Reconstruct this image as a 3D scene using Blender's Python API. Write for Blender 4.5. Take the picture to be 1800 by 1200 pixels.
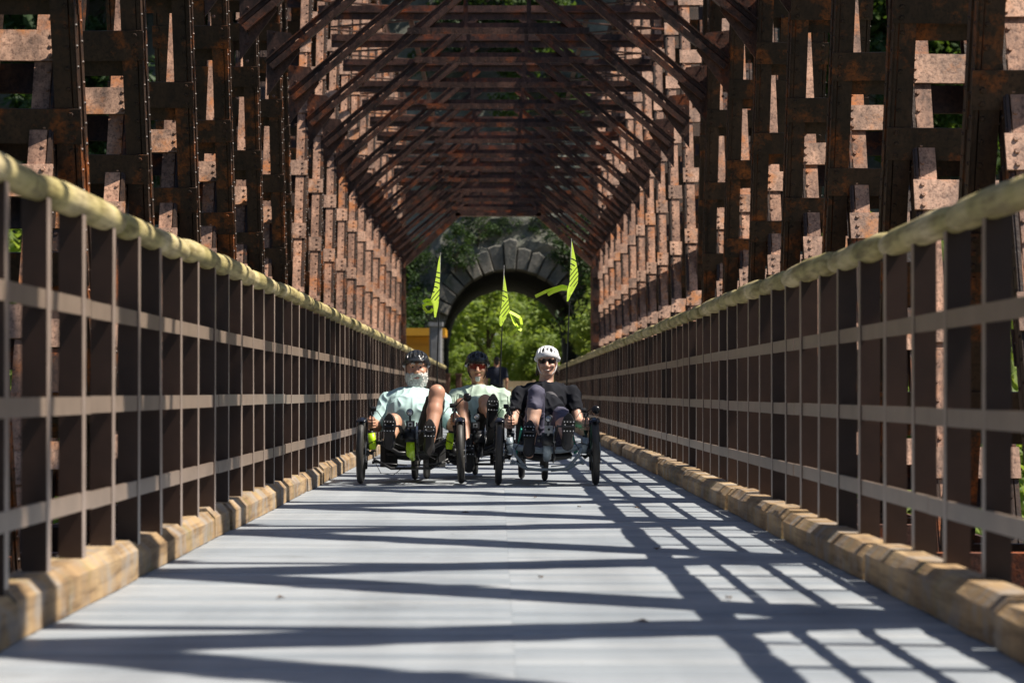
import bpy, bmesh, math, random
import numpy as np
from mathutils import Vector, Matrix, Quaternion
for o in list(bpy.data.objects):
    bpy.data.objects.remove(o)
C = bpy.context.scene.collection
SC = bpy.context.scene
R = math.radians
random.seed(7)
# ------------------------------------------------------------------ camera, sky, sun, exposure
FPX = 4400.0                     # focal length in pixels of an 1800 px wide frame
VX, VY, EYE = 876.0, 690.0, 0.736
cam_d = bpy.data.cameras.new('camera')
cam = bpy.data.objects.new('camera', cam_d); C.objects.link(cam)
cam.location = (0, 0, EYE); cam.rotation_euler = (R(90), 0, 0)
cam_d.sensor_width = 36; cam_d.lens = 36 * FPX / 1800
cam_d.shift_x = (900 - VX) / 1800; cam_d.shift_y = (VY - 600) / 1800
cam_d.clip_start = 0.1; cam_d.clip_end = 5000
cam_d.dof.use_dof = True; cam_d.dof.focus_distance = 20.2; cam_d.dof.aperture_fstop = 4.0
SC.camera = cam
SUN_EL, SUN_AZ = 57.5, 99.0      # azimuth from +Y towards +X
w = bpy.data.worlds.new('World'); SC.world = w; w.use_nodes = True
wn = w.node_tree.nodes; wl = w.node_tree.links
bg = wn['Background']; sky = wn.new('ShaderNodeTexSky'); sky.sky_type = 'NISHITA'; sky.sun_disc = False
sky.sun_elevation = R(SUN_EL); sky.sun_rotation = R(SUN_AZ)
wl.new(sky.outputs[0], bg.inputs[0]); bg.inputs[1].default_value = 0.07; sky.ozone_density = 4.0
sun_d = bpy.data.lights.new('sun', 'SUN'); sun_d.energy = 5.0; sun_d.angle = R(0.5); sun_d.color = (1.0, 0.93, 0.82)
sun = bpy.data.objects.new('sun', sun_d); C.objects.link(sun)
sdir = Vector((math.cos(R(SUN_EL)) * math.sin(R(SUN_AZ)), math.cos(R(SUN_EL)) * math.cos(R(SUN_AZ)), math.sin(R(SUN_EL))))
sun.rotation_euler = (-sdir).to_track_quat('-Z', 'Y').to_euler(); sun.location = sdir * 60
vs = SC.view_settings
vs.view_transform = 'Standard'; vs.look = 'None'; vs.gamma = 1; vs.exposure = 0.6; vs.use_curve_mapping = False
SC.cycles.max_bounces = 6; SC.cycles.diffuse_bounces = 3; SC.cycles.glossy_bounces = 3
SC.cycles.transparent_max_bounces = 8; SC.cycles.use_denoising = True; SC.cycles.sample_clamp_indirect = 4

def P(px, py, Y):
    return Vector(((px - VX) * Y / FPX, Y, EYE - (py - VY) * Y / FPX))

# ------------------------------------------------------------------ materials
MATS = {}
def node_mat(name):
    m = bpy.data.materials.new(name); m.use_nodes = True
    nt = m.node_tree; b = nt.nodes['Principled BSDF']
    return m, nt, b
def noise(nt, scale, detail=4, rough=.6, coord='Object', stretch=None, rnd=True):
    tc = nt.nodes.new('ShaderNodeTexCoord'); mp = nt.nodes.new('ShaderNodeMapping')
    nt.links.new(tc.outputs[coord], mp.inputs[0])
    if stretch: mp.inputs['Scale'].default_value = stretch
    n = nt.nodes.new('ShaderNodeTexNoise'); n.inputs['Scale'].default_value = scale
    n.inputs['Detail'].default_value = detail; n.inputs['Roughness'].default_value = rough
    if rnd:
        oi = nt.nodes.new('ShaderNodeObjectInfo'); mu = nt.nodes.new('ShaderNodeVectorMath'); mu.operation = 'MULTIPLY_ADD'
        cb = nt.nodes.new('ShaderNodeCombineXYZ')
        for i in range(3): nt.links.new(oi.outputs['Random'], cb.inputs[i])
        nt.links.new(cb.outputs[0], mu.inputs[0]); mu.inputs[1].default_value = (37, 53, 71)
        nt.links.new(mp.outputs[0], mu.inputs[2]); nt.links.new(mu.outputs[0], n.inputs['Vector'])
    else:
        nt.links.new(mp.outputs[0], n.inputs['Vector'])
    return n
def ramp(nt, src, stops):
    r = nt.nodes.new('ShaderNodeValToRGB'); e = r.color_ramp.elements
    while len(e) < len(stops): e.new(0.5)
    for i, (p, c) in enumerate(stops):
        e[i].position = p; e[i].color = (*c, 1) if len(c) == 3 else c
    nt.links.new(src, r.inputs[0]); return r
def mix(nt, fac, a, b, mode='MIX'):
    m = nt.nodes.new('ShaderNodeMix'); m.data_type = 'RGBA'; m.blend_type = mode
    for sock, v in ((m.inputs[0], fac), (m.inputs[6], a), (m.inputs[7], b)):
        if hasattr(v, 'is_linked') or hasattr(v, 'links'): nt.links.new(v, sock)
        elif isinstance(v, (int, float)): sock.default_value = v
        else: sock.default_value = (*v, 1)
    return m.outputs[2]
def bump(nt, b, src, strength, dist=.01):
    n = nt.nodes.new('ShaderNodeBump'); n.inputs['Strength'].default_value = strength; n.inputs['Distance'].default_value = dist
    nt.links.new(src, n.inputs['Height']); nt.links.new(n.outputs[0], b.inputs['Normal'])
def pm(name, col, rough=.5, metal=0, var=.25, scale=12, bmp=.15, stretch=None, dist=.004, spec=.5):
    """plain surface: base colour broken up by noise, slight relief"""
    if name in MATS: return MATS[name]
    m, nt, b = node_mat(name)
    n = noise(nt, scale, 5, .65, stretch=stretch)
    r = ramp(nt, n.outputs[0], [(.25, tuple(c * (1 - var) for c in col)), (.75, tuple(min(1, c * (1 + var)) for c in col))])
    nt.links.new(r.outputs[0], b.inputs['Base Color'])
    b.inputs['Metallic'].default_value = metal; b.inputs['Roughness'].default_value = rough
    b.inputs['Specular IOR Level'].default_value = spec
    if bmp: bump(nt, b, n.outputs[0], bmp, dist)
    MATS[name] = m; return m
def steel_mat(name, dark, pale, rust, bal=.5, rough=.62):
    m, nt, b = node_mat(name)
    big = noise(nt, .9, 5, .6); fine = noise(nt, 9, 7, .75, stretch=(1, 1, .35)); spk = noise(nt, 38, 4, .7); ru = noise(nt, 2.3, 6, .7)
    f1 = mix(nt, .55, big.outputs[0], fine.outputs[0])
    r1 = ramp(nt, f1, [(bal - .10, dark), (bal + .05, tuple((d + p) / 2 for d, p in zip(dark, pale))), (bal + .16, pale)])
    r2 = ramp(nt, spk.outputs[0], [(.36, (.25, .2, .18)), (.52, (1, 1, 1))])
    c = mix(nt, .75, r1.outputs[0], r2.outputs[0], 'MULTIPLY')
    rm = ramp(nt, ru.outputs[0], [(.53, (0, 0, 0)), (.66, (1, 1, 1))])
    rsp = mix(nt, 1, rm.outputs[0], r2.outputs[0], 'MULTIPLY')
    c = mix(nt, rsp, c, rust)
    nt.links.new(c, b.inputs['Base Color'])
    b.inputs['Roughness'].default_value = rough
    bump(nt, b, spk.outputs[0], .5, .006)
    return m
M_STEEL_LIT = steel_mat('sunlit_weathered_steel', (.075, .042, .033), (.72, .40, .26), (.55, .18, .042), .45)  # sunlit copy of the truss steel: pale colour stands for sun, rust is real
M_OLIVE_SHADE = steel_mat('shaded_olive_steel', (.022, .0105, .006), (.105, .052, .027), (.36, .095, .014), .50, .5)  # shaded copy of the truss steel: olive brown darkened to stand for shade
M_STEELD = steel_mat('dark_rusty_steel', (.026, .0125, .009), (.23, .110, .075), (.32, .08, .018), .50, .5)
M_BATTEN_LIT = steel_mat('sunlit_batten_steel', (.07, .045, .036), (.74, .44, .30), (.55, .20, .05), .44)  # battens of the sunlit members, sunlight put into the pale colour
M_POST = pm('brown_paint', (.044, .0225, .0150), .40, 0, .3, 6, .08, spec=.5)
M_EDGE_GLINT = pm('edge_glint_paint', (.30, .23, .19), .35, 0, .3, 5, .1, spec=.7)  # pale colour stands for grazing light on the inner post faces
M_RAIL = pm('railing_bar_paint', (.245, .182, .140), .36, 0, .22, 5, .1, spec=.6)
def log_mat():
    m, nt, b = node_mat('weathered_log')
    a = noise(nt, 2.2, 5, .6); g = noise(nt, 30, 5, .6, stretch=(1, .08, 1)); k = noise(nt, 6, 4, .7)
    c = ramp(nt, a.outputs[0], [(.3, (.27, .23, .075)), (.48, (.50, .41, .17)), (.7, (.70, .58, .34))])
    d = ramp(nt, g.outputs[0], [(.36, (.30, .26, .20)), (.56, (1, 1, 1))])
    s = ramp(nt, k.outputs[0], [(.60, (1, 1, 1)), (.75, (.35, .30, .2))])
    cc = mix(nt, .7, c.outputs[0], d.outputs[0], 'MULTIPLY'); cc = mix(nt, .7, cc, s.outputs[0], 'MULTIPLY')
    nt.links.new(cc, b.inputs['Base Color']); b.inputs['Roughness'].default_value = .75
    bump(nt, b, g.outputs[0], .4, .006); return m
M_LOG = log_mat()
def timber_mat():
    m, nt, b = node_mat('curb_timber')
    a = noise(nt, 1.6, 5, .6); g = noise(nt, 26, 6, .65, stretch=(1, .06, 1)); moss = noise(nt, 3.1, 5, .7)
    c = ramp(nt, a.outputs[0], [(.3, (.19, .115, .055)), (.5, (.38, .245, .12)), (.7, (.52, .37, .20))])
    d = ramp(nt, g.outputs[0], [(.34, (.32, .28, .25)), (.54, (1, 1, 1))])
    cc = mix(nt, .8, c.outputs[0], d.outputs[0], 'MULTIPLY')
    mr = ramp(nt, moss.outputs[0], [(.57, (0, 0, 0)), (.70, (.55, .55, .55))])
    cc = mix(nt, mr.outputs[0], cc, (.20, .19, .05))
    gy = noise(nt, 4.5, 6, .7); gr = ramp(nt, gy.outputs[0], [(.48, (0, 0, 0)), (.62, (.75, .75, .75))]); cc = mix(nt, gr.outputs[0], cc, (.30, .27, .24))
    nt.links.new(cc, b.inputs['Base Color']); b.inputs['Roughness'].default_value = .8
    bump(nt, b, g.outputs[0], .55, .008); return m
M_TIMBER = timber_mat()
def deck_mat():
    m, nt, b = node_mat('deck_board')
    oi = nt.nodes.new('ShaderNodeObjectInfo')
    a = noise(nt, 1.1, 6, .65); g = noise(nt, 40, 5, .6, stretch=(.05, 1, 1)); d = noise(nt, 14, 5, .75)
    rr = ramp(nt, oi.outputs['Random'], [(0, (.31, .345, .38)), (.5, (.39, .42, .45)), (1, (.47, .49, .505))])
    r1 = ramp(nt, a.outputs[0], [(.3, (.74, .75, .77)), (.62, (1, 1, 1))])
    r2 = ramp(nt, g.outputs[0], [(.3, (.8, .8, .8)), (.6, (1, 1, 1))])
    r3 = ramp(nt, d.outputs[0], [(.26, (.55, .5, .45)), (.36, (1, 1, 1))])
    c = mix(nt, .8, rr.outputs[0], r1.outputs[0], 'MULTIPLY'); c = mix(nt, .7, c, r2.outputs[0], 'MULTIPLY'); c = mix(nt, .8, c, r3.outputs[0], 'MULTIPLY')
    ge = nt.nodes.new('ShaderNodeNewGeometry'); mp = nt.nodes.new('ShaderNodeMapping'); mp.inputs['Scale'].default_value = (2.6, .16, 1)
    nt.links.new(ge.outputs['Position'], mp.inputs[0]); tn = nt.nodes.new('ShaderNodeTexNoise'); tn.inputs['Scale'].default_value = 1; tn.inputs['Detail'].default_value = 5; nt.links.new(mp.outputs[0], tn.inputs['Vector'])
    r4 = ramp(nt, tn.outputs[0], [(.34, (.70, .70, .71)), (.55, (1, 1, 1))])
    mp2 = nt.nodes.new('ShaderNodeMapping'); mp2.inputs['Scale'].default_value = (.9, 1.4, 1); nt.links.new(ge.outputs['Position'], mp2.inputs[0])
    t2 = nt.nodes.new('ShaderNodeTexNoise'); t2.inputs['Scale'].default_value = 1.6; t2.inputs['Detail'].default_value = 8; t2.inputs['Roughness'].default_value = .75; nt.links.new(mp2.outputs[0], t2.inputs['Vector'])
    r5 = ramp(nt, t2.outputs[0], [(.30, (.62, .60, .57)), (.42, (1, 1, 1)), (.70, (1, 1, 1)), (.82, (1.12, 1.12, 1.1))])
    c = mix(nt, .6, c, r4.outputs[0], 'MULTIPLY'); c = mix(nt, .7, c, r5.outputs[0], 'MULTIPLY')
    nt.links.new(c, b.inputs['Base Color']); b.inputs['Roughness'].default_value = .5
    bump(nt, b, g.outputs[0], .25, .003); return m
M_DECK = deck_mat()
def stone_mat(name, dk, lt, sc=1.6):
    m, nt, b = node_mat(name)
    a = noise(nt, sc, 6, .65); s = noise(nt, sc * 9, 5, .7); g = noise(nt, sc * .6, 4, .6)
    r = ramp(nt, a.outputs[0], [(.32, dk), (.68, lt)]); r2 = ramp(nt, s.outputs[0], [(.3, (.6, .6, .6)), (.6, (1, 1, 1))])
    c = mix(nt, .8, r.outputs[0], r2.outputs[0], 'MULTIPLY')
    mg = ramp(nt, g.outputs[0], [(.55, (0, 0, 0)), (.7, (.7, .7, .7))])
    c = mix(nt, mg.outputs[0], c, (.03, .05, .02))
    nt.links.new(c, b.inputs['Base Color']); b.inputs['Roughness'].default_value = .9
    bump(nt, b, s.outputs[0], .8, .05); return m
M_STONE = stone_mat('portal_stone', (.07, .075, .07), (.27, .24, .20), 1.1)
M_ROCK = stone_mat('rock_face', (.05, .055, .045), (.26, .25, .20), .7)
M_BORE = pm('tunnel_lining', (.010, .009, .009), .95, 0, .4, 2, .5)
M_SOIL = pm('forest_floor', (.06, .065, .03), .95, 0, .5, 1.2, .5, dist=.1)
M_TRAIL = pm('gravel_trail', (.26, .23, .18), .95, 0, .25, 25, .6, dist=.02)
def leaf_mat(name, c1, c2, trans=.45):
    m, nt, b = node_mat(name)
    n = noise(nt, 1.3, 4, .6); f = noise(nt, 21, 2, .5)
    fm = mix(nt, .5, n.outputs[0], f.outputs[0])
    r = ramp(nt, fm, [(.36, c1), (.62, c2)])
    nt.links.new(r.outputs[0], b.inputs['Base Color']); b.inputs['Roughness'].default_value = .55; b.inputs['Specular IOR Level'].default_value = .3
    t = nt.nodes.new('ShaderNodeBsdfTranslucent'); ms = nt.nodes.new('ShaderNodeMixShader')
    tint = mix(nt, 1, r.outputs[0], (1.5, 1.5, .7), 'MULTIPLY'); nt.links.new(tint, t.inputs[0])
    out = nt.nodes['Material Output']; ms.inputs[0].default_value = trans
    nt.links.new(b.outputs[0], ms.inputs[1]); nt.links.new(t.outputs[0], ms.inputs[2]); nt.links.new(ms.outputs[0], out.inputs[0])
    return m
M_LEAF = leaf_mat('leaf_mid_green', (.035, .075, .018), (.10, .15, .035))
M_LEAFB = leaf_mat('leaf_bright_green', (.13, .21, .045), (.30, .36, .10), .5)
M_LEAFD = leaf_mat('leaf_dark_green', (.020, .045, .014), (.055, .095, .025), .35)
M_BARK = pm('bark', (.07, .05, .035), .9, 0, .4, 8, .7, stretch=(1, 1, .2), dist=.03)

# ------------------------------------------------------------------ mesh helpers
class MB:
    def __init__(self): self.v = []; self.f = []
    def add(self, vs, fs):
        n = len(self.v); self.v += [tuple(p) for p in vs]; self.f += [tuple(i + n for i in f) for f in fs]; return self
    def box(self, c, s, rot=None, taper=1.0):
        c = Vector(c); hx, hy, hz = s[0] / 2, s[1] / 2, s[2] / 2
        vs = []
        for z in (-1, 1):
            k = taper if z > 0 else 1
            for x, y in ((-1, -1), (1, -1), (1, 1), (-1, 1)):
                p = Vector((x * hx * k, y * hy * k, z * hz))
                vs.append(c + (rot @ p if rot else p))
        return self.add(vs, [(3, 2, 1, 0), (4, 5, 6, 7), (0, 1, 5, 4), (1, 2, 6, 5), (2, 3, 7, 6), (3, 0, 4, 7)])
    def cbox(self, c, s, ch, rot=None):
        """box with chamfered long edges round local Z"""
        c = Vector(c); hx, hy, hz = s[0] / 2, s[1] / 2, s[2] / 2
        prof = [(-hx + ch, -hy), (hx - ch, -hy), (hx, -hy + ch), (hx, hy - ch), (hx - ch, hy), (-hx + ch, hy), (-hx, hy - ch), (-hx, -hy + ch)]
        vs = []
        for z in (-hz, hz):
            for x, y in prof:
                p = Vector((x, y, z)); vs.append(c + (rot @ p if rot else p))
        fs = [tuple(range(7, -1, -1)), tuple(range(8, 16))] + [(i, (i + 1) % 8, 8 + (i + 1) % 8, 8 + i) for i in range(8)]
        return self.add(vs, fs)
    def bar(self, a, b, w, h, up=(0, 0, 1)):
        """rectangular bar from a to b: w across, h along 'up'"""
        a, b = Vector(a), Vector(b); d = (b - a); L = d.length; d.normalize()
        u = Vector(up); s = d.cross(u).normalized(); u = s.cross(d).normalized()
        return self.box((a + b) / 2, (w, L, h), Matrix((s, d, u)).transposed())
    def tube(self, pts, r, n=8, cap=True):
        pts = [Vector(p) for p in pts]; rs = r if isinstance(r, (list, tuple)) else [r] * len(pts)
        vs, fs = [], []; pu = None
        for i, p in enumerate(pts):
            d = (pts[min(i + 1, len(pts) - 1)] - pts[max(i - 1, 0)]).normalized()
            u = pu if pu is not None else (Vector((0, 0, 1)) if abs(d.z) < .9 else Vector((1, 0, 0)))
            s = d.cross(u).normalized(); u = s.cross(d).normalized(); pu = u
            for k in range(n):
                a = 2 * math.pi * k / n; vs.append(p + (s * math.cos(a) + u * math.sin(a)) * rs[i])
        for i in range(len(pts) - 1):
            for k in range(n):
                a, b = i * n + k, i * n + (k + 1) % n; fs.append((a, b, b + n, a + n))
        if cap: fs += [tuple(range(n - 1, -1, -1)), tuple(range((len(pts) - 1) * n, len(pts) * n))]
        return self.add(vs, fs)
    def lathe(self, c, axis, prof, n=16):
        """prof: (radius, along axis)"""
        c = Vector(c); ax = Vector(axis).normalized(); u = Vector((0, 0, 1)) if abs(ax.z) < .9 else Vector((1, 0, 0))
        s = ax.cross(u).normalized(); u = s.cross(ax)
        vs, fs = [], []
        for r, h in prof:
            for k in range(n):
                a = 2 * math.pi * k / n; vs.append(c + ax * h + (s * math.cos(a) + u * math.sin(a)) * max(r, 1e-4))
        for i in range(len(prof) - 1):
            for k in range(n):
                a, b = i * n + k, i * n + (k + 1) % n; fs.append((a, b, b + n, a + n))
        return self.add(vs, fs)
    def torus(self, c, axis, R_, r, n=40, m=10, sq=1.0):
        c = Vector(c); ax = Vector(axis).normalized(); u = Vector((0, 0, 1)) if abs(ax.z) < .9 else Vector((1, 0, 0))
        s = ax.cross(u).normalized(); u = s.cross(ax); vs, fs = [], []
        for i in range(n):
            a = 2 * math.pi * i / n; d = s * math.cos(a) + u * math.sin(a)
            for j in range(m):
                b = 2 * math.pi * j / m; vs.append(c + d * (R_ + r * math.cos(b)) + ax * (r * sq * math.sin(b)))
        for i in range(n):
            for j in range(m):
                fs.append((i * m + j, ((i + 1) % n) * m + j, ((i + 1) % n) * m + (j + 1) % m, i * m + (j + 1) % m))
        return self.add(vs, fs)
    def rivet(self, c, nrm, r=.014):
        c = Vector(c); n_ = Vector(nrm).normalized(); u = Vector((0, 0, 1)) if abs(n_.z) < .9 else Vector((1, 0, 0))
        s = n_.cross(u).normalized(); u = s.cross(n_); vs = []
        for rr, h in ((r, 0), (r * .72, r * .6)):
            for k in range(6):
                a = math.pi * k / 3; vs.append(c + n_ * h + (s * math.cos(a) + u * math.sin(a)) * rr)
        return self.add(vs, [(k, (k + 1) % 6, 6 + (k + 1) % 6, 6 + k) for k in range(6)] + [(6, 7, 8, 9, 10, 11)])
    def mesh(self, name, m=None, smooth=False):
        me = bpy.data.meshes.new(name); me.from_pydata(self.v, [], self.f); me.update()
        if smooth: me.polygons.foreach_set('use_smooth', [True] * len(me.polygons))
        if m: me.materials.append(m)
        return me
    def build(self, name, m, parent=None, smooth=False, loc=None):
        bm_ = bmesh.new(); me = self.mesh(name, m, smooth); bm_.from_mesh(me); bmesh.ops.recalc_face_normals(bm_, faces=bm_.faces); bm_.to_mesh(me); bm_.free()
        return link(name, me, parent, loc)
def link(name, me, parent=None, loc=None):
    o = bpy.data.objects.new(name, me); C.objects.link(o)
    if parent: o.parent = parent
    if loc is not None: o.location = loc
    return o
def thing(name, label, cat, loc=(0, 0, 0), group=None):
    o = bpy.data.objects.new(name, None); C.objects.link(o); o.location = loc; o.empty_display_size = .2
    o['label'] = label; o['category'] = cat
    if group: o['group'] = group
    return o
def tag(o, label, cat, group=None):
    o['label'] = label; o['category'] = cat
    if group: o['group'] = group
    return o
def struct(o): o['kind'] = 'structure'; return o
def copy_tree(o, parent=None, loc=None):
    c = o.copy(); C.objects.link(c)
    if parent: c.parent = parent
    if loc is not None: c.location = loc
    for ch in list(o.children): copy_tree(ch, c)
    return c

# ------------------------------------------------------------------ solids from smooth distance fields (bodies, clothes, helmets)
def _surface_nets(D, org, h):
    s = D < 0
    nx, ny, nz = D.shape; sh = (nx - 1, ny - 1, nz - 1)
    cnt = np.zeros(sh, np.int32); acc = np.zeros(sh + (3,), np.float32)
    def cut(o): return tuple(slice(o[i], D.shape[i] - 1 + o[i]) for i in range(3))
    any_ = np.zeros(sh, bool); all_ = np.ones(sh, bool)
    for o in np.ndindex(2, 2, 2): any_ |= s[cut(o)]; all_ &= s[cut(o)]
    act = any_ & ~all_
    I = np.argwhere(act)
    pos = np.zeros((len(I), 3)); num = np.zeros(len(I))
    for ax in range(3):
        for a in (0, 1):
            for b in (0, 1):
                o = [0, 0, 0]; oth = [i for i in range(3) if i != ax]; o[oth[0]] = a; o[oth[1]] = b; e = list(o); e[ax] = 1
                i0 = I + o; i1 = I + e
                d0 = D[i0[:, 0], i0[:, 1], i0[:, 2]]; d1 = D[i1[:, 0], i1[:, 1], i1[:, 2]]
                cr = (d0 < 0) != (d1 < 0); t = np.where(cr, d0 / np.where(cr, d0 - d1, 1), 0)
                p = np.array(o, float)[None, :].repeat(len(I), 0); p[:, ax] = t
                pos += np.where(cr[:, None], p, 0); num += cr
    V = (I + pos / num[:, None]) * h + org
    idx = -np.ones(sh, np.int64); idx[act] = np.arange(len(I))
    F = []
    for ax in range(3):
        sl0 = [slice(1, n - 1) for n in D.shape]; sl1 = list(sl0)
        sl0[ax] = slice(0, D.shape[ax] - 1); sl1[ax] = slice(1, D.shape[ax])
        a, b = s[tuple(sl0)], s[tuple(sl1)]
        E = np.argwhere(a != b); fl = a[tuple(E.T)]
        base = E.copy()
        for i in range(3):
            if i != ax: base[:, i] += 1
        u, v = [(1, 2), (2, 0), (0, 1)][ax]
        q = []
        for du, dv in ((-1, -1), (0, -1), (0, 0), (-1, 0)):
            c = base.copy(); c[:, u] += du; c[:, v] += dv; q.append(idx[tuple(c.T)])
        q = np.stack(q, 1); q[~fl] = q[~fl][:, ::-1]; F.append(q)
    return V, np.concatenate(F)
def sdf(prims, h=.007):
    """prims: (type, args..., {'k':blend,'op':'+'/'-'}); cap a b ra rb | ell c r (rot) | half c n"""
    lo, hi = np.full(3, 1e9), np.full(3, -1e9)
    for p in prims:
        if p[-1].get('op', '+') == '-': continue
        if p[0] == 'cap':
            a, b = np.array(p[1]), np.array(p[2]); r = max(p[3], p[4]); lo = np.minimum(lo, np.minimum(a, b) - r); hi = np.maximum(hi, np.maximum(a, b) + r)
        else:
            c = np.array(p[1]); r = max(p[2]); lo = np.minimum(lo, c - r); hi = np.maximum(hi, c + r)
    lo -= 4 * h; hi += 4 * h
    n = np.ceil((hi - lo) / h).astype(int) + 1
    D = np.full(n, 1.0, np.float32)
    ax = [lo[i] + h * np.arange(n[i]) for i in range(3)]
    for p in prims:
        o = p[-1]; k = o.get('k', .02); op = o.get('op', '+')
        if p[0] == 'half': bl, bh = lo, hi
        elif p[0] == 'cap':
            a, b = np.array(p[1]), np.array(p[2]); r = max(p[3], p[4]); bl, bh = np.minimum(a, b) - r, np.maximum(a, b) + r
        else:
            c = np.array(p[1]); r = max(p[2]); bl, bh = c - r, c + r
        mg = 2.2 * k + 4 * h
        i0 = np.maximum(np.floor((bl - mg - lo) / h).astype(int), 0); i1 = np.minimum(np.ceil((bh + mg - lo) / h).astype(int) + 1, n)
        if (i1 <= i0).any(): continue
        S = tuple(slice(i0[i], i1[i]) for i in range(3))
        X, Y, Z = np.meshgrid(*[ax[i][S[i]] for i in range(3)], indexing='ij')
        if p[0] == 'cap':
            ba = b - a; L2 = max(ba @ ba, 1e-9)
            t = np.clip(((X - a[0]) * ba[0] + (Y - a[1]) * ba[1] + (Z - a[2]) * ba[2]) / L2, 0, 1)
            d = np.sqrt((X - a[0] - t * ba[0]) ** 2 + (Y - a[1] - t * ba[1]) ** 2 + (Z - a[2] - t * ba[2]) ** 2) - (p[3] + t * (p[4] - p[3]))
        elif p[0] == 'half':
            c = np.array(p[1]); nn = np.array(p[2], float); nn /= np.linalg.norm(nn)
            d = -((X - c[0]) * nn[0] + (Y - c[1]) * nn[1] + (Z - c[2]) * nn[2])
        else:
            q = np.stack([X - c[0], Y - c[1], Z - c[2]], -1)
            if len(p) > 4: q = q @ np.array(p[3])          # rot: columns are the local axes
            rr = np.array(p[2]); k0 = np.linalg.norm(q / rr, axis=-1); k1 = np.linalg.norm(q / (rr * rr), axis=-1)
            d = k0 * (k0 - 1) / np.maximum(k1, 1e-6)
        cur = D[S]
        if op == '+':
            hh = np.clip(.5 + .5 * (cur - d) / k, 0, 1); D[S] = cur * (1 - hh) + d * hh - k * hh * (1 - hh)
        else:
            d = -d; hh = np.clip(.5 - .5 * (cur - d) / k, 0, 1); D[S] = cur * (1 - hh) + d * hh + k * hh * (1 - hh)
    return _surface_nets(D, lo, h)
def solid(name, prims, m, parent, h=.007, rough=0, fold=0, ff=(14, 9, 9)):
    V, F = sdf(prims, h)
    if rough:
        rng = np.random.default_rng(3); V = V + rng.normal(0, rough, V.shape)
    me = bpy.data.meshes.new(name); me.from_pydata(V.tolist(), [], F.tolist()); me.update()
    if fold:
        from mathutils import noise as mn
        nv = len(V); N = np.zeros(nv * 3); me.vertices.foreach_get('normal', N); N = N.reshape(-1, 3); D_ = np.zeros(nv)
        for i in range(nv):
            p = Vector((V[i][0] * ff[0], V[i][1] * ff[1], V[i][2] * ff[2])); w_ = mn.noise(p * .5) * .8
            f = 1 - abs(mn.noise(p + Vector((w_, -w_, w_)))) * 2.2
            D_[i] = fold * (max(0, f) ** 2 - .3)
        me.vertices.foreach_set('co', (V + N * D_[:, None]).ravel()); me.update()
    me.polygons.foreach_set('use_smooth', [True] * len(me.polygons)); me.materials.append(m)
    return link(name, me, parent)
def cap(a, b, ra, rb=None, k=.02, op='+'): return ('cap', tuple(a), tuple(b), ra, ra if rb is None else rb, {'k': k, 'op': op})
def ell(c, r, k=.02, op='+', rot=None):
    return ('ell', tuple(c), tuple(r), np.array(rot), {'k': k, 'op': op}) if rot is not None else ('ell', tuple(c), tuple(r), {'k': k, 'op': op})
# ================================================================== THE SETTING
DECK0, DECK1 = 0.5, 70.6
g = MB().box((0, 300, -14.5), (6000, 6000, 1)).build('ground', M_SOIL); struct(g)
# ---- deck: bearing slab, boards laid across it in two halves that meet on a seam
slab = MB().box((0, (DECK0 + DECK1) / 2, -.105), (3.5, DECK1 - DECK0, .09)).build('bridge_deck', M_STEELD); struct(slab)
HALF, SEAM, PITCH = 1.72, .045, .15
rngp = random.Random(3)
def board_mesh(wx, n):
    b = MB().cbox((0, 0, 0), (PITCH - .015, .05, wx), .006, Matrix(((0, 0, 1), (1, 0, 0), (0, 1, 0))))
    return b.mesh('deck_board', M_DECK)
bl, br = board_mesh(HALF + SEAM - .0006, 0), board_mesh(HALF - SEAM - .0006, 1)
rest = MB(); y = DECK0 + PITCH / 2; row = 0
while y < DECK1 - .05:
    dz = rngp.uniform(-.0035, .0)
    for me, cx, wx in ((bl, (-HALF + SEAM) / 2, HALF + SEAM), (br, (HALF + SEAM) / 2, HALF - SEAM)):
        if 5.5 < y < 5.5 + 150 * PITCH - .01:
            o = link('deck_board', me, slab, (cx, y, -.025 + dz + rngp.uniform(-.001, .001)))
        else:
            rest.cbox((cx, y, -.025 + dz), (PITCH - .015, .05, wx - .0006), .006, Matrix(((0, 0, 1), (1, 0, 0), (0, 1, 0))))
    y += PITCH; row += 1
ro = rest.build('deck_board', M_DECK, slab); ro['kind'] = 'stuff'
# ---- floor beams under the deck
fb = MB()
yy = 2.0
while yy < 70:
    fb.box((0, yy, -.45), (6.2, .16, .58)); yy += 3.01
for x in (-1.2, -.4, .4, 1.2): fb.box((x, 35.5, -.30), (.14, 69, .3 - .004))
fo = fb.build('floor_beam', M_STEELD, slab); fo['kind'] = 'stuff'

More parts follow.
